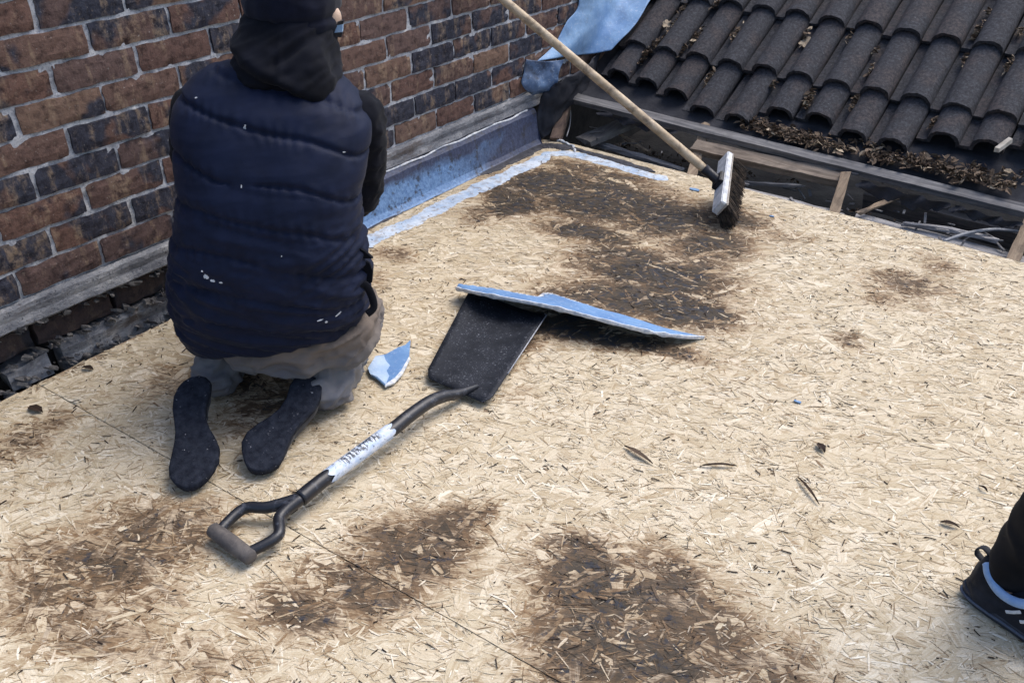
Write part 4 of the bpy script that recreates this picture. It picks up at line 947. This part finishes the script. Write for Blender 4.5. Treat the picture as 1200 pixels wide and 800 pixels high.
man = empty('person', Vector(A0)+Vector((0, .05, 0)), 'man kneeling with his back turned, in a navy gilet, black hood and dusty trousers', 'person')
HEAD = LP(345, 22, .30)
shR, shL = LP(414, 138, .22), LP(232, 128, .25)
elR, elL = LP(420, 222, .29), LP(230, 182, .36)
haR, haL = LP(372, 268, .60), LP(310, 262, .66)
def LG(px, py, z):
    p = D(px, py, z)-Vector(A0); return Vector((p.x*.8+p.y*.6, -p.x*.6+p.y*.8, p.z))
anR, knR = LG(384, 458, .060), LG(412, 374, .062)
anL, knL = LG(252, 440, .060), Vector((-.20, .42, .07))
def hand(V, F, w, d, side):
    w = Vector(w); d = Vector(d).normalized(); s = Vector((side, 0, 0)); s = (s-d*s.dot(d)).normalized(); nrm = d.cross(s)*side
    chain(V, F, [w, w+d*.04, w+d*.085], [(.022, .016), (.038, .014), (.040, .013)])
    for k, L_ in enumerate((.070, .078, .073, .058)):
        b = w+d*.085+s*(-.029+.0195*k)*-1; c1 = (d*.9+nrm*-.3).normalized(); c2 = (d*.4+nrm*-.9).normalized()
        chain(V, F, [b, b+c1*L_*.45, b+c1*L_*.45+c2*L_*.30, b+c1*L_*.45+c2*L_*.3+(c2-d*.5).normalized()*L_*.25], [.0098, .0092, .0085, .0075], 10)
    b = w+d*.03+s*.026; c1 = (s*.7+d*.75).normalized(); chain(V, F, [b, b+c1*.035, b+c1*.035+(d+nrm*-.3).normalized()*.032], [.014, .0115, .009], 10)
def body_man(V, F):
    ball(V, F, HEAD+Vector((0, 0, .0)), (.078, .098, .112)); ball(V, F, HEAD+Vector((.022, .055, -.055)), (.050, .060, .055))
    f = HEAD+Vector((.045, .100, -.02)); chain(V, F, [f+Vector((-.01, -.01, .03)), f+Vector((.012, .014, -.012))], [.011, .016], 10)     # nose
    ball(V, F, HEAD+Vector((.078, -.005, -.01)), (.008, .020, .03))                                                                # ear
    chain(V, F, [HEAD+Vector((0, -.01, -.07)), (.06, .27, .72)], [.052, .055])
    chain(V, F, [(.06, .24, .64), (.03, .17, .5), (.0, .13, .25)], [.085, .10, .10])
    for s, e, h in ((shR, elR, haR), (shL, elL, haL)):
        s = Vector((s.x*.86+.006, s.y+.02, s.z-.02)); chain(V, F, [s, s.lerp(e, .5), e], [.044, .042, .038]); chain(V, F, [e, e.lerp(h, .3), h], [.038, .036, .026])
        hand(V, F, h, (h-e), 1 if s is shR else -1)
    for hp, k, a in (((.10, .13, .19), knR, anR), ((-.10, .13, .19), knL, anL)):
        chain(V, F, [hp, Vector(hp).lerp(k, .5)+Vector((0, 0, .02)), k], [.088, .075, .055]); chain(V, F, [k, k.lerp(a, .4)+Vector((0, 0, .01)), a], [.046, .045, .030])
sculpt('body', body_man, .0065, man, M_SKIN, 3, None, A0, BR)

def trousers(V, F):
    ball(V, F, (.015, .115, .20), (.190, .118, .115))
    chain(V, F, [LP(420, 366, .09)+Vector((-.092, 0, 0)), (.12, .15, .20)], [.080, .085])
    for sgn, k, a in ((1, knR, anR), (-1, knL, anL)):
        chain(V, F, [(.09*sgn, .12, .185), Vector((.105*sgn, .26, .155)), k+Vector((0, .01, .012))], [.092, .086, .070])
        chain(V, F, [k+Vector((0, .01, 0)), k.lerp(a, .35)+Vector((0, 0, .012)), k.lerp(a, .7), a.lerp(k, .02)], [.068, .066, .060, .054])
def d_trs(co, no):
    a = ridged(np.stack([co[:, 0]+.4*co[:, 2], co[:, 1], co[:, 2]-.35*co[:, 0]], -1), (9, 12, 34), 3)*.015+ridged(co, (26, 30, 50), 5)*.006-.010
    low = np.clip((.17-co[:, 2])/.1, 0, 1)*np.clip((.30-co[:, 1])/.2, 0, 1)
    a = a+np.sin(co[:, 1]*115+N3(co, (7, 7, 7), 8)*4)*.0060*low+np.clip(1-np.abs(co[:, 2]-.215+.02*np.sin(co[:, 0]*20))/.006, 0, 1)*-.003*(co[:, 1] < .1)
    co = co+no*a[:, None]; co[:, 2] = np.maximum(co[:, 2], .004); return co
sculpt('trousers', trousers, .0055, man, M_TRS, 5, d_trs, A0, BR)

# gilet: rings fitted to the outline of his back
rows = [((226, 391), (425, 362), .135, .148), ((214, 374), (429, 343), .130, .164), ((207, 349), (428, 318), .125, .172), ((207, 319), (426, 293), .12, .172), ((208, 285), (424, 262), .12, .165), ((211, 250), (423, 230), .13, .16), ((211, 215), (429, 199), .145, .155), ((208, 180), (436, 168), .17, .15), ((203, 150), (438, 141), .19, .142), ((206, 124), (430, 120), .21, .128), ((214, 104), (414, 103), .225, .11), ((228, 89), (402, 90), .235, .09), ((256, 74), (396, 76), .245, .075)]
RNG = []
for (pl, pr, fc, b) in rows:
    l_, r_ = LP(*pl, fc), LP(*pr, fc); RNG.append(((l_+r_)/2, (r_-l_).length/2, b, (r_.z-l_.z)/2))
def gilet(V, F):
    n0 = len(V); seg = 56; n = len(RNG)
    RS = [RNG[0]]+RNG
    for i, (c, a, b, dz) in enumerate(RS):
        k_ = .80 if i == 0 else 1.0; zc = -.012 if i == 0 else 0
        for k in range(seg):
            t = 2*math.pi*k/seg; ct, st = math.cos(t), math.sin(t)
            x = a*k_*math.copysign(abs(ct)**.82, ct); y = b*k_*math.copysign(abs(st)**.85, st)
            V.append(Vector((c.x+x, c.y+y, c.z+zc+dz*ct+(.012*(1-st)*.5 if i > 9 else 0))))
    m = len(RS)
    for i in range(m-1):
        for k in range(seg): a = n0+i*seg+k; b = n0+i*seg+(k+1) % seg; F.append([a, b, b+seg, a+seg])
    F.append([n0+k for k in range(seg)][::-1]); F.append([n0+(m-1)*seg+k for k in range(seg)])
    # puffy shoulder caps
    ball(V, F, shR+Vector((-.035, -.0, -.02)), (.068, .068, .085)); ball(V, F, shL+Vector((.035, .0, -.02)), (.065, .07, .085))
def zy(y, x=320): return LP(x, y, .0)
GR = [(104, .8), (160, 1.2), (232, 1.2), (284, .9), (325, .9), (360, 1.0), (392, 1.0)]
grz = []
for y, s in GR:
    f = float(np.interp(y, [74, 105, 150, 200, 250, 300, 400], [.16, .115, .05, .01, -.03, -.045, -.01])); grz.append((LP(320, y, f).z, s))
def d_gil(co, no):
    x, y, z = co[:, 0], co[:, 1], co[:, 2]; zz = z+.20*(x-.03)+.55*np.maximum(0, x-.08)**1.5+.014*N3(co, (6, 4, 5), 2)
    d = np.zeros(len(co)); zs = [g[0] for g in grz]
    nxt = [.84]+zs
    for (g, s) in grz: d -= s*.0062*np.exp(-((zz-g-.022*(1-(x/.2)**2)*(z<.6))/.0055)**2)
    zs2 = sorted(zs)
    idx = np.clip(np.searchsorted(zs2, zz), 1, len(zs2)-1); lo_ = np.array(zs2)[idx-1]; hi_ = np.array(zs2)[idx]; u = np.clip((zz-lo_)/(hi_-lo_), 0, 1)
    d += .0050*np.sin(np.pi*u)**.7*(1 - np.clip((zz-.58)/.15, 0, 1)*.7)
    wr = np.clip((.60-z)/.25, .15, 1)
    side = np.clip(np.abs(x-.0)/.2, .25, 1)
    q = np.stack([x, y, z+.35*x*np.clip((.62-z)/.2, -.4, 1)], -1)
    d += wr*(.0085*ridged(q, (5, 6, 30), 4)+.0050*ridged(q, (11, 10, 60), 6)*side)-.005+.004*N3(q, (4, 4, 12), 14)
    d += .0025*N3(co, (16, 16, 16), 9)
    for (g, s) in grz: d += .0016*np.sin(x*230+9*N3(co, (9, 9, 9), 17))*np.exp(-((zz-g-.022*(1-(x/.2)**2)*(z<.6))/.018)**2)
    d += .0016*ridged(np.stack([x+.3*z, y, z-.2*x], -1), (26, 26, 90), 19)*np.clip((.66-z)/.2, .2, 1)
    # gathered folds running in from the right side at the waist
    f = np.exp(-((z-(.44+.45*(x-.20)))/.05)**2)*np.clip((x-.05)/.12, 0, 1); d += -.011*f*np.abs(np.sin((z-.45*(x-.2))*130))
    d += .005*np.exp(-((zz-grz[-1][0]+.014)/.008)**2)
    return co+no*d[:, None]
GIL = sculpt('gilet', gilet, .0052, man, M_NAVY, 7, d_gil, A0, BR)

def sleeves(V, F):
    for s, e, h in ((shR+Vector((.004, .02, -.01)), elR, haR), (shL+Vector((.0, .02, -.01)), elL, haL)):
        chain(V, F, [s, s.lerp(e, .5), e], [.060, .060, .054]); chain(V, F, [e, e.lerp(h, .4), e.lerp(h, .93)], [.054, .048, .040])
    chain(V, F, [(.05, .235, .735), (.06, .25, .79)], [.095, .085])
def d_slv(co, no):
    return co+no*(ridged(co, (16, 16, 26), 12)*.006+.003*ridged(co, (40, 40, 50), 13))[:, None]
sculpt('sleeves', sleeves, .0065, man, M_BLK, 5, d_slv, A0, BR)
# hood: cowl over the nape + crown of a knitted hat above it
hrows = [(103, 332, 396, .225, .075), (97, 302, 402, .225, .10), (84, 285, 402, .235, .118), (68, 277, 401, .25, .122), (50, 276, 398, .265, .120), (34, 280, 394, .28, .116), (18, 287, 391, .295, .110), (4, 293, 389, .305, .105)]
HR = []
for (y, xl, xr, fc, b) in hrows:
    l_, r_ = LP(xl, y, fc), LP(xr, y, fc); HR.append(((l_+r_)/2, (r_-l_).length/2, b, (r_.z-l_.z)/2))
def hood(V, F):
    seg = 48; n0 = len(V)
    for i, (c, a, b, dz) in enumerate(HR):
        for k in range(seg):
            t = 2*math.pi*k/seg; ct, st = math.cos(t), math.sin(t)
            V.append(Vector((c.x+a*math.copysign(abs(ct)**.88, ct), c.y+b*st*(1 if st < 0 else .55), c.z+dz*ct-.02*max(0, st))))
    m = len(HR)
    for i in range(m-1):
        for k in range(seg): a = n0+i*seg+k; b = n0+i*seg+(k+1) % seg; F.append([a, b, b+seg, a+seg])
    F.append([n0+k for k in range(seg)][::-1]); F.append([n0+(m-1)*seg+k for k in range(seg)])
def d_hood(co, no):
    x, y, z = co[:, 0]-HEAD.x, co[:, 1], co[:, 2]-HEAD.z
    # folds fan out from the crown to the shoulders
    an = np.arctan2(x, -z+.10)
    d = .008*np.sin(an*8+N3(co, (7, 7, 7), 21)*3)*np.clip((-z+.02)/.10, 0, 1)+.006*ridged(co, (9, 9, 16), 22)-.004+.0045*ridged(np.stack([x+.5*z, y, z-.5*x], -1), (8, 10, 42), 25)+.0018*N3(co, (45, 45, 60), 26)
    d += -.011*np.exp(-((z+.115+.5*x)/.010)**2)+.008*np.exp(-((z+.09+.55*x)/.014)**2)
    d += -.008*np.exp(-((z+.045-.5*x)/.009)**2)*(x > -.02)
    d += .0025*np.exp(-((x+.005)/.004)**2)*(z > -.12)
    return co+no*d[:, None]
sculpt('hood', hood, .0052, man, M_BLK, 5, d_hood, A0, BR)
def hat(V, F):
    ball(V, F, HEAD+Vector((.002, -.004, .035)), (.103, .114, .125))
def d_hat(co, no):
    z = co[:, 2]-HEAD.z; return co+no*(.004*ridged(co, (10, 10, 22), 31)-.006*np.exp(-((z-.012)/.006)**2))[:, None]
sculpt('hat', hat, .0055, man, M_HAT, 4, d_hat, A0, BR)
# sliver of face and glasses seen past the edge of the hood
fc0 = LP(393, 24, .272)
def cheek(V, F): ball(V, F, fc0+Vector((-.006, .006, .004)), (.019, .022, .026))
sculpt('cheek', cheek, .004, man, m_generic('pale_cheek', (.44, .31, .23), (.58, .43, .33), 30, .5), 2, None, A0, BR)
V, F = [], []
def slab_l(V, F, quad, dep):
    b = [LP(*q) for q in quad]; n = len(V); d = Vector((0, .014, 0))
    for p in b: V.append(LW(p))
    for p in b: V.append(LW(p+d))
    F += [[n, n+1, n+2, n+3], [n+7, n+6, n+5, n+4]]+[[n+i, n+4+i, n+4+(i+1) % 4, n+(i+1) % 4] for i in range(4)]
slab_l(V, F, [(386.5, 31, .262), (401.5, 28, .264), (401, 38, .264), (387.5, 39.5, .262)], 0)
fixn(mesh('glasses_lens', V, F, m_blue('painted_reflection_lens', .1, (.10, .2, .42), (.3, .45, .62), .5), man))  # bluish reflection painted into the lens colour
V, F = [], []; slab_l(V, F, [(385.5, 27.5, .261), (402.5, 24.5, .263), (402, 28.5, .263), (386.5, 31.5, .261)], 0); slab_l(V, F, [(387, 39.3, .261), (401.2, 38, .263), (400, 44, .263), (390, 43.5, .261)], 0)
fixn(mesh('glasses_frame', V, F, M_FER, man))
# loose black straps at his right hip
V, F = [], []
for q in ([(419, 290), (428, 295), (437, 303), (424, 303)], [(424, 305), (433, 309), (437, 318), (436, 331), (428, 334), (427, 320)]):
    n = len(V); P_ = [LW(LP(a, b, .085)) for a, b in q]; k = len(q); V += P_+[p+Vector((-.005, .007, 0)) for p in P_]
    F += [list(range(n, n+k)), list(range(n+2*k-1, n+k-1, -1))]+[[n+i, n+k+i, n+k+(i+1) % k, n+(i+1) % k] for i in range(k)]
fixn(mesh('strap', V, F, M_BLK, man))
V, F = [], []; P_ = [LW(LP(x, y, f)) for x, y, f in ((417, 338, .06), (427, 333, .07), (435, 345, .075), (438, 360, .07), (430, 368, .06))]; tube(V, F, smooth_path(P_, 5), [(.004, .009)]*21, 8)
mesh('belt_strap', V, F, M_BLK, man, True)
# paint flecks on the cloth
M_FLK = m_generic('white_paint', (.45, .47, .5), (.7, .71, .72), 90)
from mathutils.bvhtree import BVHTree
def fleck(px, py, sx, sy, ang=0):
    d = ray(px, py).normalized(); h, nr, ix, ds = GB.ray_cast(CAM-wloc(man), d)
    if h is None: return
    h = h+wloc(man); u = cr.copy(); u = (u-nr*u.dot(nr)).normalized(); v = nr.cross(u); n = 13; V = []
    for i in range(n):
        a = 2*math.pi*i/n; q = rnd.uniform(.55, 1.15); a1, b1 = math.cos(a)*sx*q, math.sin(a)*sy*q
        V.append(h+u*(a1*math.cos(ang)-b1*math.sin(ang))+v*(a1*math.sin(ang)+b1*math.cos(ang))+nr*.0016)
    V += [p-nr*.003 for p in V]; F = [list(range(n)), list(range(2*n-1, n-1, -1))]+[[i, i+n, (i+1) % n+n, (i+1) % n] for i in range(n)]
    fixn(mesh('paint_fleck', V, F, M_FLK, man))
GB = BVHTree.FromPolygons([v.co.copy() for v in GIL.data.vertices], [list(p.vertices) for p in GIL.data.polygons])
for a in ((287, 150, .0035, .0095, -.3), (242, 324, .006, .006), (249, 329, .006, .0035), (259, 331, .004, .002), (237, 318, .002, .002), (283, 219, .0015, .004), (375, 375, .007, .002, .2), (382, 377, .003, .003), (403, 178, .004, .0015, -.4), (230, 115, .003, .0015), (330, 300, .001, .002), (396, 368, .008, .0015, .4)): fleck(*a)

# shoes: soles turned up to the camera
def shoe(name, heel, toe, wsc, lean, seed, par, sole_mat=None):
    """heel, toe: centres of the sole surface (world); lean tips the sole sideways"""
    heel, toe = Vector(heel), Vector(toe); ax = (toe-heel).normalized(); L_ = (toe-heel).length
    up = Vector((0, 0, 1)); sd_ = ax.cross(up).normalized(); up = sd_.cross(ax).normalized()
    up = (up*math.cos(lean)+sd_*math.sin(lean)).normalized(); sd_ = ax.cross(up).normalized()
    us = [0, .03, .08, .16, .28, .40, .50, .60, .70, .80, .88, .94, .98, 1.0]
    wl = [.010, .026, .036, .040, .037, .033, .034, .041, .048, .050, .045, .034, .020, .006]
    wr_ = [.010, .026, .036, .040, .036, .033, .036, .044, .051, .052, .044, .031, .018, .006]
    inset = lambda u: .010*math.sin(math.pi*2*max(0, min(1, (u-.1)/.8)))*(-1 if seed % 2 else 1)
    def outl(k, sc, dz, pull=0.0):
        return [heel+ax*(u*L_*(1-pull)+pull*L_*.5)+sd_*((-w1*wsc*sc)+inset(u)) + up*dz for u, w1 in zip(us, wl)]+[heel+ax*(u*L_*(1-pull)+pull*L_*.5)+sd_*((w2*wsc*sc)+inset(u))+up*dz for u, w2 in list(zip(us, wr_))[::-1]]
    V, F = [], []; R_ = [outl(0, .90, .003, .02), outl(0, 1, 0), outl(0, 1.0, -.010), outl(0, .97, -.016)]; m = len(R_[0])
    # domed top surface
    rowsn = 8; nU = len(us)
    for j in range(rowsn+1):
        t = j/rowsn
        for i in range(nU):
            a, b = R_[0][i], R_[0][m-1-i]; p = a.lerp(b, t); bow = -.004*math.sin(math.pi*t)*math.sin(math.pi*us[i]*1.2)**2
            V.append(p+up*(bow+.0015*mn.noise(p*40)))
    for j in range(rowsn):
        for i in range(nU-1): a = j*nU+i; F.append([a, a+1, a+nU+1, a+nU])
    idx0 = list(range(nU))+[rowsn*nU+i for i in range(nU-1, -1, -1)]
    base_i = len(V)
    for r_ in R_[1:]: V += r_
    rings = [idx0]+[[base_i+q*m+i for i in range(m)] for q in range(3)]
    for q in range(3):
        for i in range(m): j = (i+1) % m; F.append([rings[q][i], rings[q][j], rings[q+1][j], rings[q+1][i]])
    F.append(rings[-1])
    so_ = fixn(mesh('sole', V, F, sole_mat or M_SOL, par, True))
    # upper hangs under the sole (toward the boards)
    def upb(V, F):
        n0 = len(V); hs_ = [.02, .030, .045, .060, .070, .070, .064, .055, .048, .042, .038, .032, .024, .012]; seg = 16
        for i, u in enumerate(us):
            c = heel+ax*(u*L_*.97+.012*L_)+sd_*inset(u)-up*.008; w_ = (wl[i]+wr_[i])*.5*wsc*.95; h = hs_[i]*.80
            for k in range(seg):
                t = 2*math.pi*k/seg; ct, st = math.cos(t), math.sin(t)
                p = c+sd_*w_*ct+(-up*h*max(0, st)**.8 if st > 0 else up*.002*st)
                if p.z < .003: p.z = .003
                V.append(p)
        for i in range(nU-1):
            for k in range(seg): a = n0+i*seg+k; b = n0+i*seg+(k+1) % seg; F.append([a, b, b+seg, a+seg])
        F.append([n0+k for k in range(seg)][::-1]); F.append([n0+(nU-1)*seg+k for k in range(seg)])
    def du(co, no): co = co+no*(ridged(co, (40, 40, 40), seed)*.0022)[:, None]; co[:, 2] = np.maximum(co[:, 2], .003); return co
    up_o = sculpt('upper', upb, .0055, par, M_UPR, 3, du); return so_, up_o, ax, sd_, up
sL = empty('shoe', D(225, 500), None); sL.parent = man; sL.location = D(225, 500)-man.location
shoe('shoe', D(228, 441, .112), D(222, 571, .030), 1.03, .10, 2, sL)
sR = empty('shoe', D(330, 500), None); sR.parent = man; sR.location = D(330, 500)-man.location
so_, uo, ax_, sd2, up2 = shoe('shoe', D(366, 441, .105), D(296, 551, .030), 1.0, -.18, 3, sR)

# ---------------- second person: one foot and trouser leg reach into the picture on the right
P2 = empty('person', (2.2, .60, 0), 'person at the right edge in black trousers and black trainer with light blue collar', 'person')
hx, tx_ = D(1146, 700, 0), Vector((2.40, .54, 0))
fd = (Vector((D(1200, 735, 0).x, D(1200, 735, 0).y, 0))-Vector((hx.x, hx.y, 0))).normalized()
fd = Vector((.93, -.36, 0)).normalized(); fs = Vector((-fd.y, fd.x, 0))
H0 = D(1122, 695, .0)+fd*.006+fs*.028
M_BT = m_fabric('black_trousers', (.004, .0045, .006), (.009, .010, .014), 900, .85, .02, 10)
M_TR = m_fabric('black_trainer', (.006, .007, .011), (.020, .022, .030), 420, .6, .1, 26)
M_COL = m_fabric('light_blue_collar', (.20, .34, .60), (.30, .44, .68), 700, .8, .2, 40)
def fl3(x, s, z): return H0+fd*x+fs*s+Vector((0, 0, z))
L2 = .29
def trainer(H0, name='trainer'):
    f3 = lambda x, s, z: H0+fd*x+fs*s+Vector((0, 0, z))
    us = [0, .04, .1, .2, .32, .45, .58, .70, .80, .89, .96, 1.0]; ww = [.023, .033, .037, .038, .036, .036, .040, .046, .047, .041, .028, .012]
    ro = empty(name, H0, None); ro.parent = P2; ro.location = H0-P2.location
    # midsole
    V, F = [], []; m = 2*len(us)
    for z, sc in ((.003, .93), (.007, 1.0), (.020, 1.03), (.026, .97)):
        for u, w_ in zip(us, ww): V.append(f3(u*L2-(.006 if z > .01 and u < .1 else 0), -w_*sc, z+.006*(1-min(1, u/.12))*(z > .01)+.010*max(0, (u-.8)/.2)**2))
        for u, w_ in list(zip(us, ww))[::-1]: V.append(f3(u*L2-(.006 if z > .01 and u < .1 else 0), w_*sc, z+.006*(1-min(1, u/.12))*(z > .01)+.010*max(0, (u-.8)/.2)**2))
    for q in range(3):
        for i in range(m): j = (i+1) % m; F.append([q*m+i, q*m+j, (q+1)*m+j, (q+1)*m+i])
    F.append(list(range(m))[::-1]); F.append([3*m+i for i in range(m)])
    fixn(mesh('midsole', V, F, m_generic('dark_midsole', (.018, .022, .034), (.035, .04, .055), 40, .5), ro, True))
    V, F = [], []; pts = [f3(u*L2-.004, -w_*1.02-.0005, .0155) for u, w_ in zip(us, ww)][::-1][4:]+[f3(-.0055, 0, .0165)]+[f3(u*L2-.004, w_*1.02, .0155) for u, w_ in zip(us, ww)][:5]
    tube(V, F, smooth_path(pts, 4), (.0035, .0026), 8); mesh('sole_stripe', V, F, m_generic('grey_blue_rubber', (.05, .06, .085), (.09, .105, .14), 40, .5), ro, True)
    hh = [.055, .085, .088, .070, .080, .078, .070, .058, .050, .044, .036, .026]
    def upb(V, F):
        n0 = len(V); seg = 20
        for u, w_, h in zip(us, ww, hh):
            for k in range(seg):
                t = 2*math.pi*k/seg; ct, st = math.cos(t), math.sin(t)
                V.append(f3(u*L2-.002, w_*.97*ct*(1-.28*max(0, st)), .018+h*max(0, st)**.75 if st > 0 else .018+.004*st))
        nU = len(us)
        for i in range(nU-1):
            for k in range(seg): a = n0+i*seg+k; b = n0+i*seg+(k+1) % seg; F.append([a, b, b+seg, a+seg])
        F.append([n0+k for k in range(seg)][::-1]); F.append([n0+(nU-1)*seg+k for k in range(seg)])
    def du(co, no):
        # overlay panel edges
        x = (co-np.array(H0)) @ np.array(fd); z = co[:, 2]
        d = .0022*(((x-.045)**2+(z-.045)**2) < .031**2)+.002*(z < .04+.25*np.maximum(0, x-.12))
        return co+no*d[:, None]
    sculpt('upper', upb, .0045, ro, M_TR, 2, du)
    V, F = [], []; pts = [f3(.020, -.020, .098), f3(.034, -.030, .084), f3(.062, -.035, .070), f3(.095, -.035, .074), f3(.118, -.022, .088), f3(.118, .015, .090), f3(.06, .034, .074), f3(.034, .028, .086), f3(.022, .016, .098)]
    tube(V, F, smooth_path(pts, 5), [(.004, .006), (.008, .012)]+[(.007, .011)]*37+[(.008, .012), (.004, .006)], 10); mesh('collar', V, F, M_COL, ro, True)
    V, F = [], []; pts = [f3(.014, 0, .100), f3(.000, 0, .106), f3(-.010, 0, .098), f3(-.010, 0, .086), f3(.002, 0, .080)]
    tube(V, F, smooth_path(pts, 5), (.008, .0018), 8); mesh('pull_loop', V, F, M_UPR, ro, True)
    for q in range(3):
        V, F = [], []; a_ = .084+q*.026; pts = [f3(a_+.0, -.0405, .045-.0*q), f3(a_+.02, -.038, .062)]
        tube(V, F, [pts[0], pts[0].lerp(pts[1], .5)+Vector((0, 0, -.001)), pts[1]], (.0014, .0035), 6); mesh('white_flash', V, F, M_FLK, ro)
    return ro
trainer(H0)
H1 = H0+Vector((.30, .16, 0))
trainer(H1)
an1, an2 = fl3(.056, 0, .115), H1+fd*.065+Vector((0, 0, .115))
kn1, kn2 = an1+Vector((.09, -.03, .40)), an2+Vector((.10, -.02, .40))
hp = Vector((an1.x+.40, an1.y+.12, .93)); ch = hp+Vector((.04, .0, .50)); hd_ = ch+Vector((.0, 0, .26))
def body2(V, F):
    for a, k in ((an1, kn1), (an2, kn2)):
        chain(V, F, [a+Vector((0, 0, -.06)), a, a.lerp(k, .6), k], [.030, .032, .050, .052])
        chain(V, F, [k, hp+((k-hp)*.08)], [.056, .085])
    chain(V, F, [hp, hp.lerp(ch, .5), ch], [(.15, .11), (.14, .10), (.17, .11)]); chain(V, F, [ch, hd_+Vector((0, 0, -.05))], [.06, .055])
    ball(V, F, hd_+Vector((0, 0, .04)), (.078, .095, .115)); chain(V, F, [hd_+Vector((0, .09, .04)), hd_+Vector((0, .108, .02))], [.01, .014], 8)
    for s in (-1, 1):
        a = ch+Vector((.18*s, 0, 0)); e = a+Vector((.05*s, .02, -.30)); h = e+Vector((0, .12, -.22)); chain(V, F, [a, e], [.055, .042]); chain(V, F, [e, h], [.042, .027]); hand(V, F, h, h-e, s)
sculpt('body', body2, .009, P2, M_SKIN, 3)
def trs2(V, F):
    for a, k in ((an1, kn1), (an2, kn2)):
        chain(V, F, [a+Vector((-.004, 0, -.035)), a+Vector((.0, 0, .01)), a.lerp(k, .35), a.lerp(k, .7), k], [.032, .041, .060, .066, .068], 24); chain(V, F, [k, hp+((k-hp)*.1)], [.068, .11])
    chain(V, F, [hp+Vector((0, 0, -.03)), hp+Vector((0, 0, .08))], [(.17, .13), (.165, .12)])
sculpt('trousers', trs2, .007, P2, M_BT, 5, lambda co, no: co+no*(ridged(co, (14, 14, 22), 41)*.005)[:, None])
def jk2(V, F):
    chain(V, F, [hp+Vector((0, 0, .06)), hp.lerp(ch, .5), ch], [(.175, .135), (.165, .125), (.19, .13)])
    for s in (-1, 1):
        a = ch+Vector((.18*s, 0, 0)); e = a+Vector((.05*s, .02, -.30)); h = e+Vector((0, .12, -.22)); chain(V, F, [a, e], [.07, .056]); chain(V, F, [e, e.lerp(h, .95)], [.056, .042])
sculpt('jacket', jk2, .009, P2, M_BT, 5)
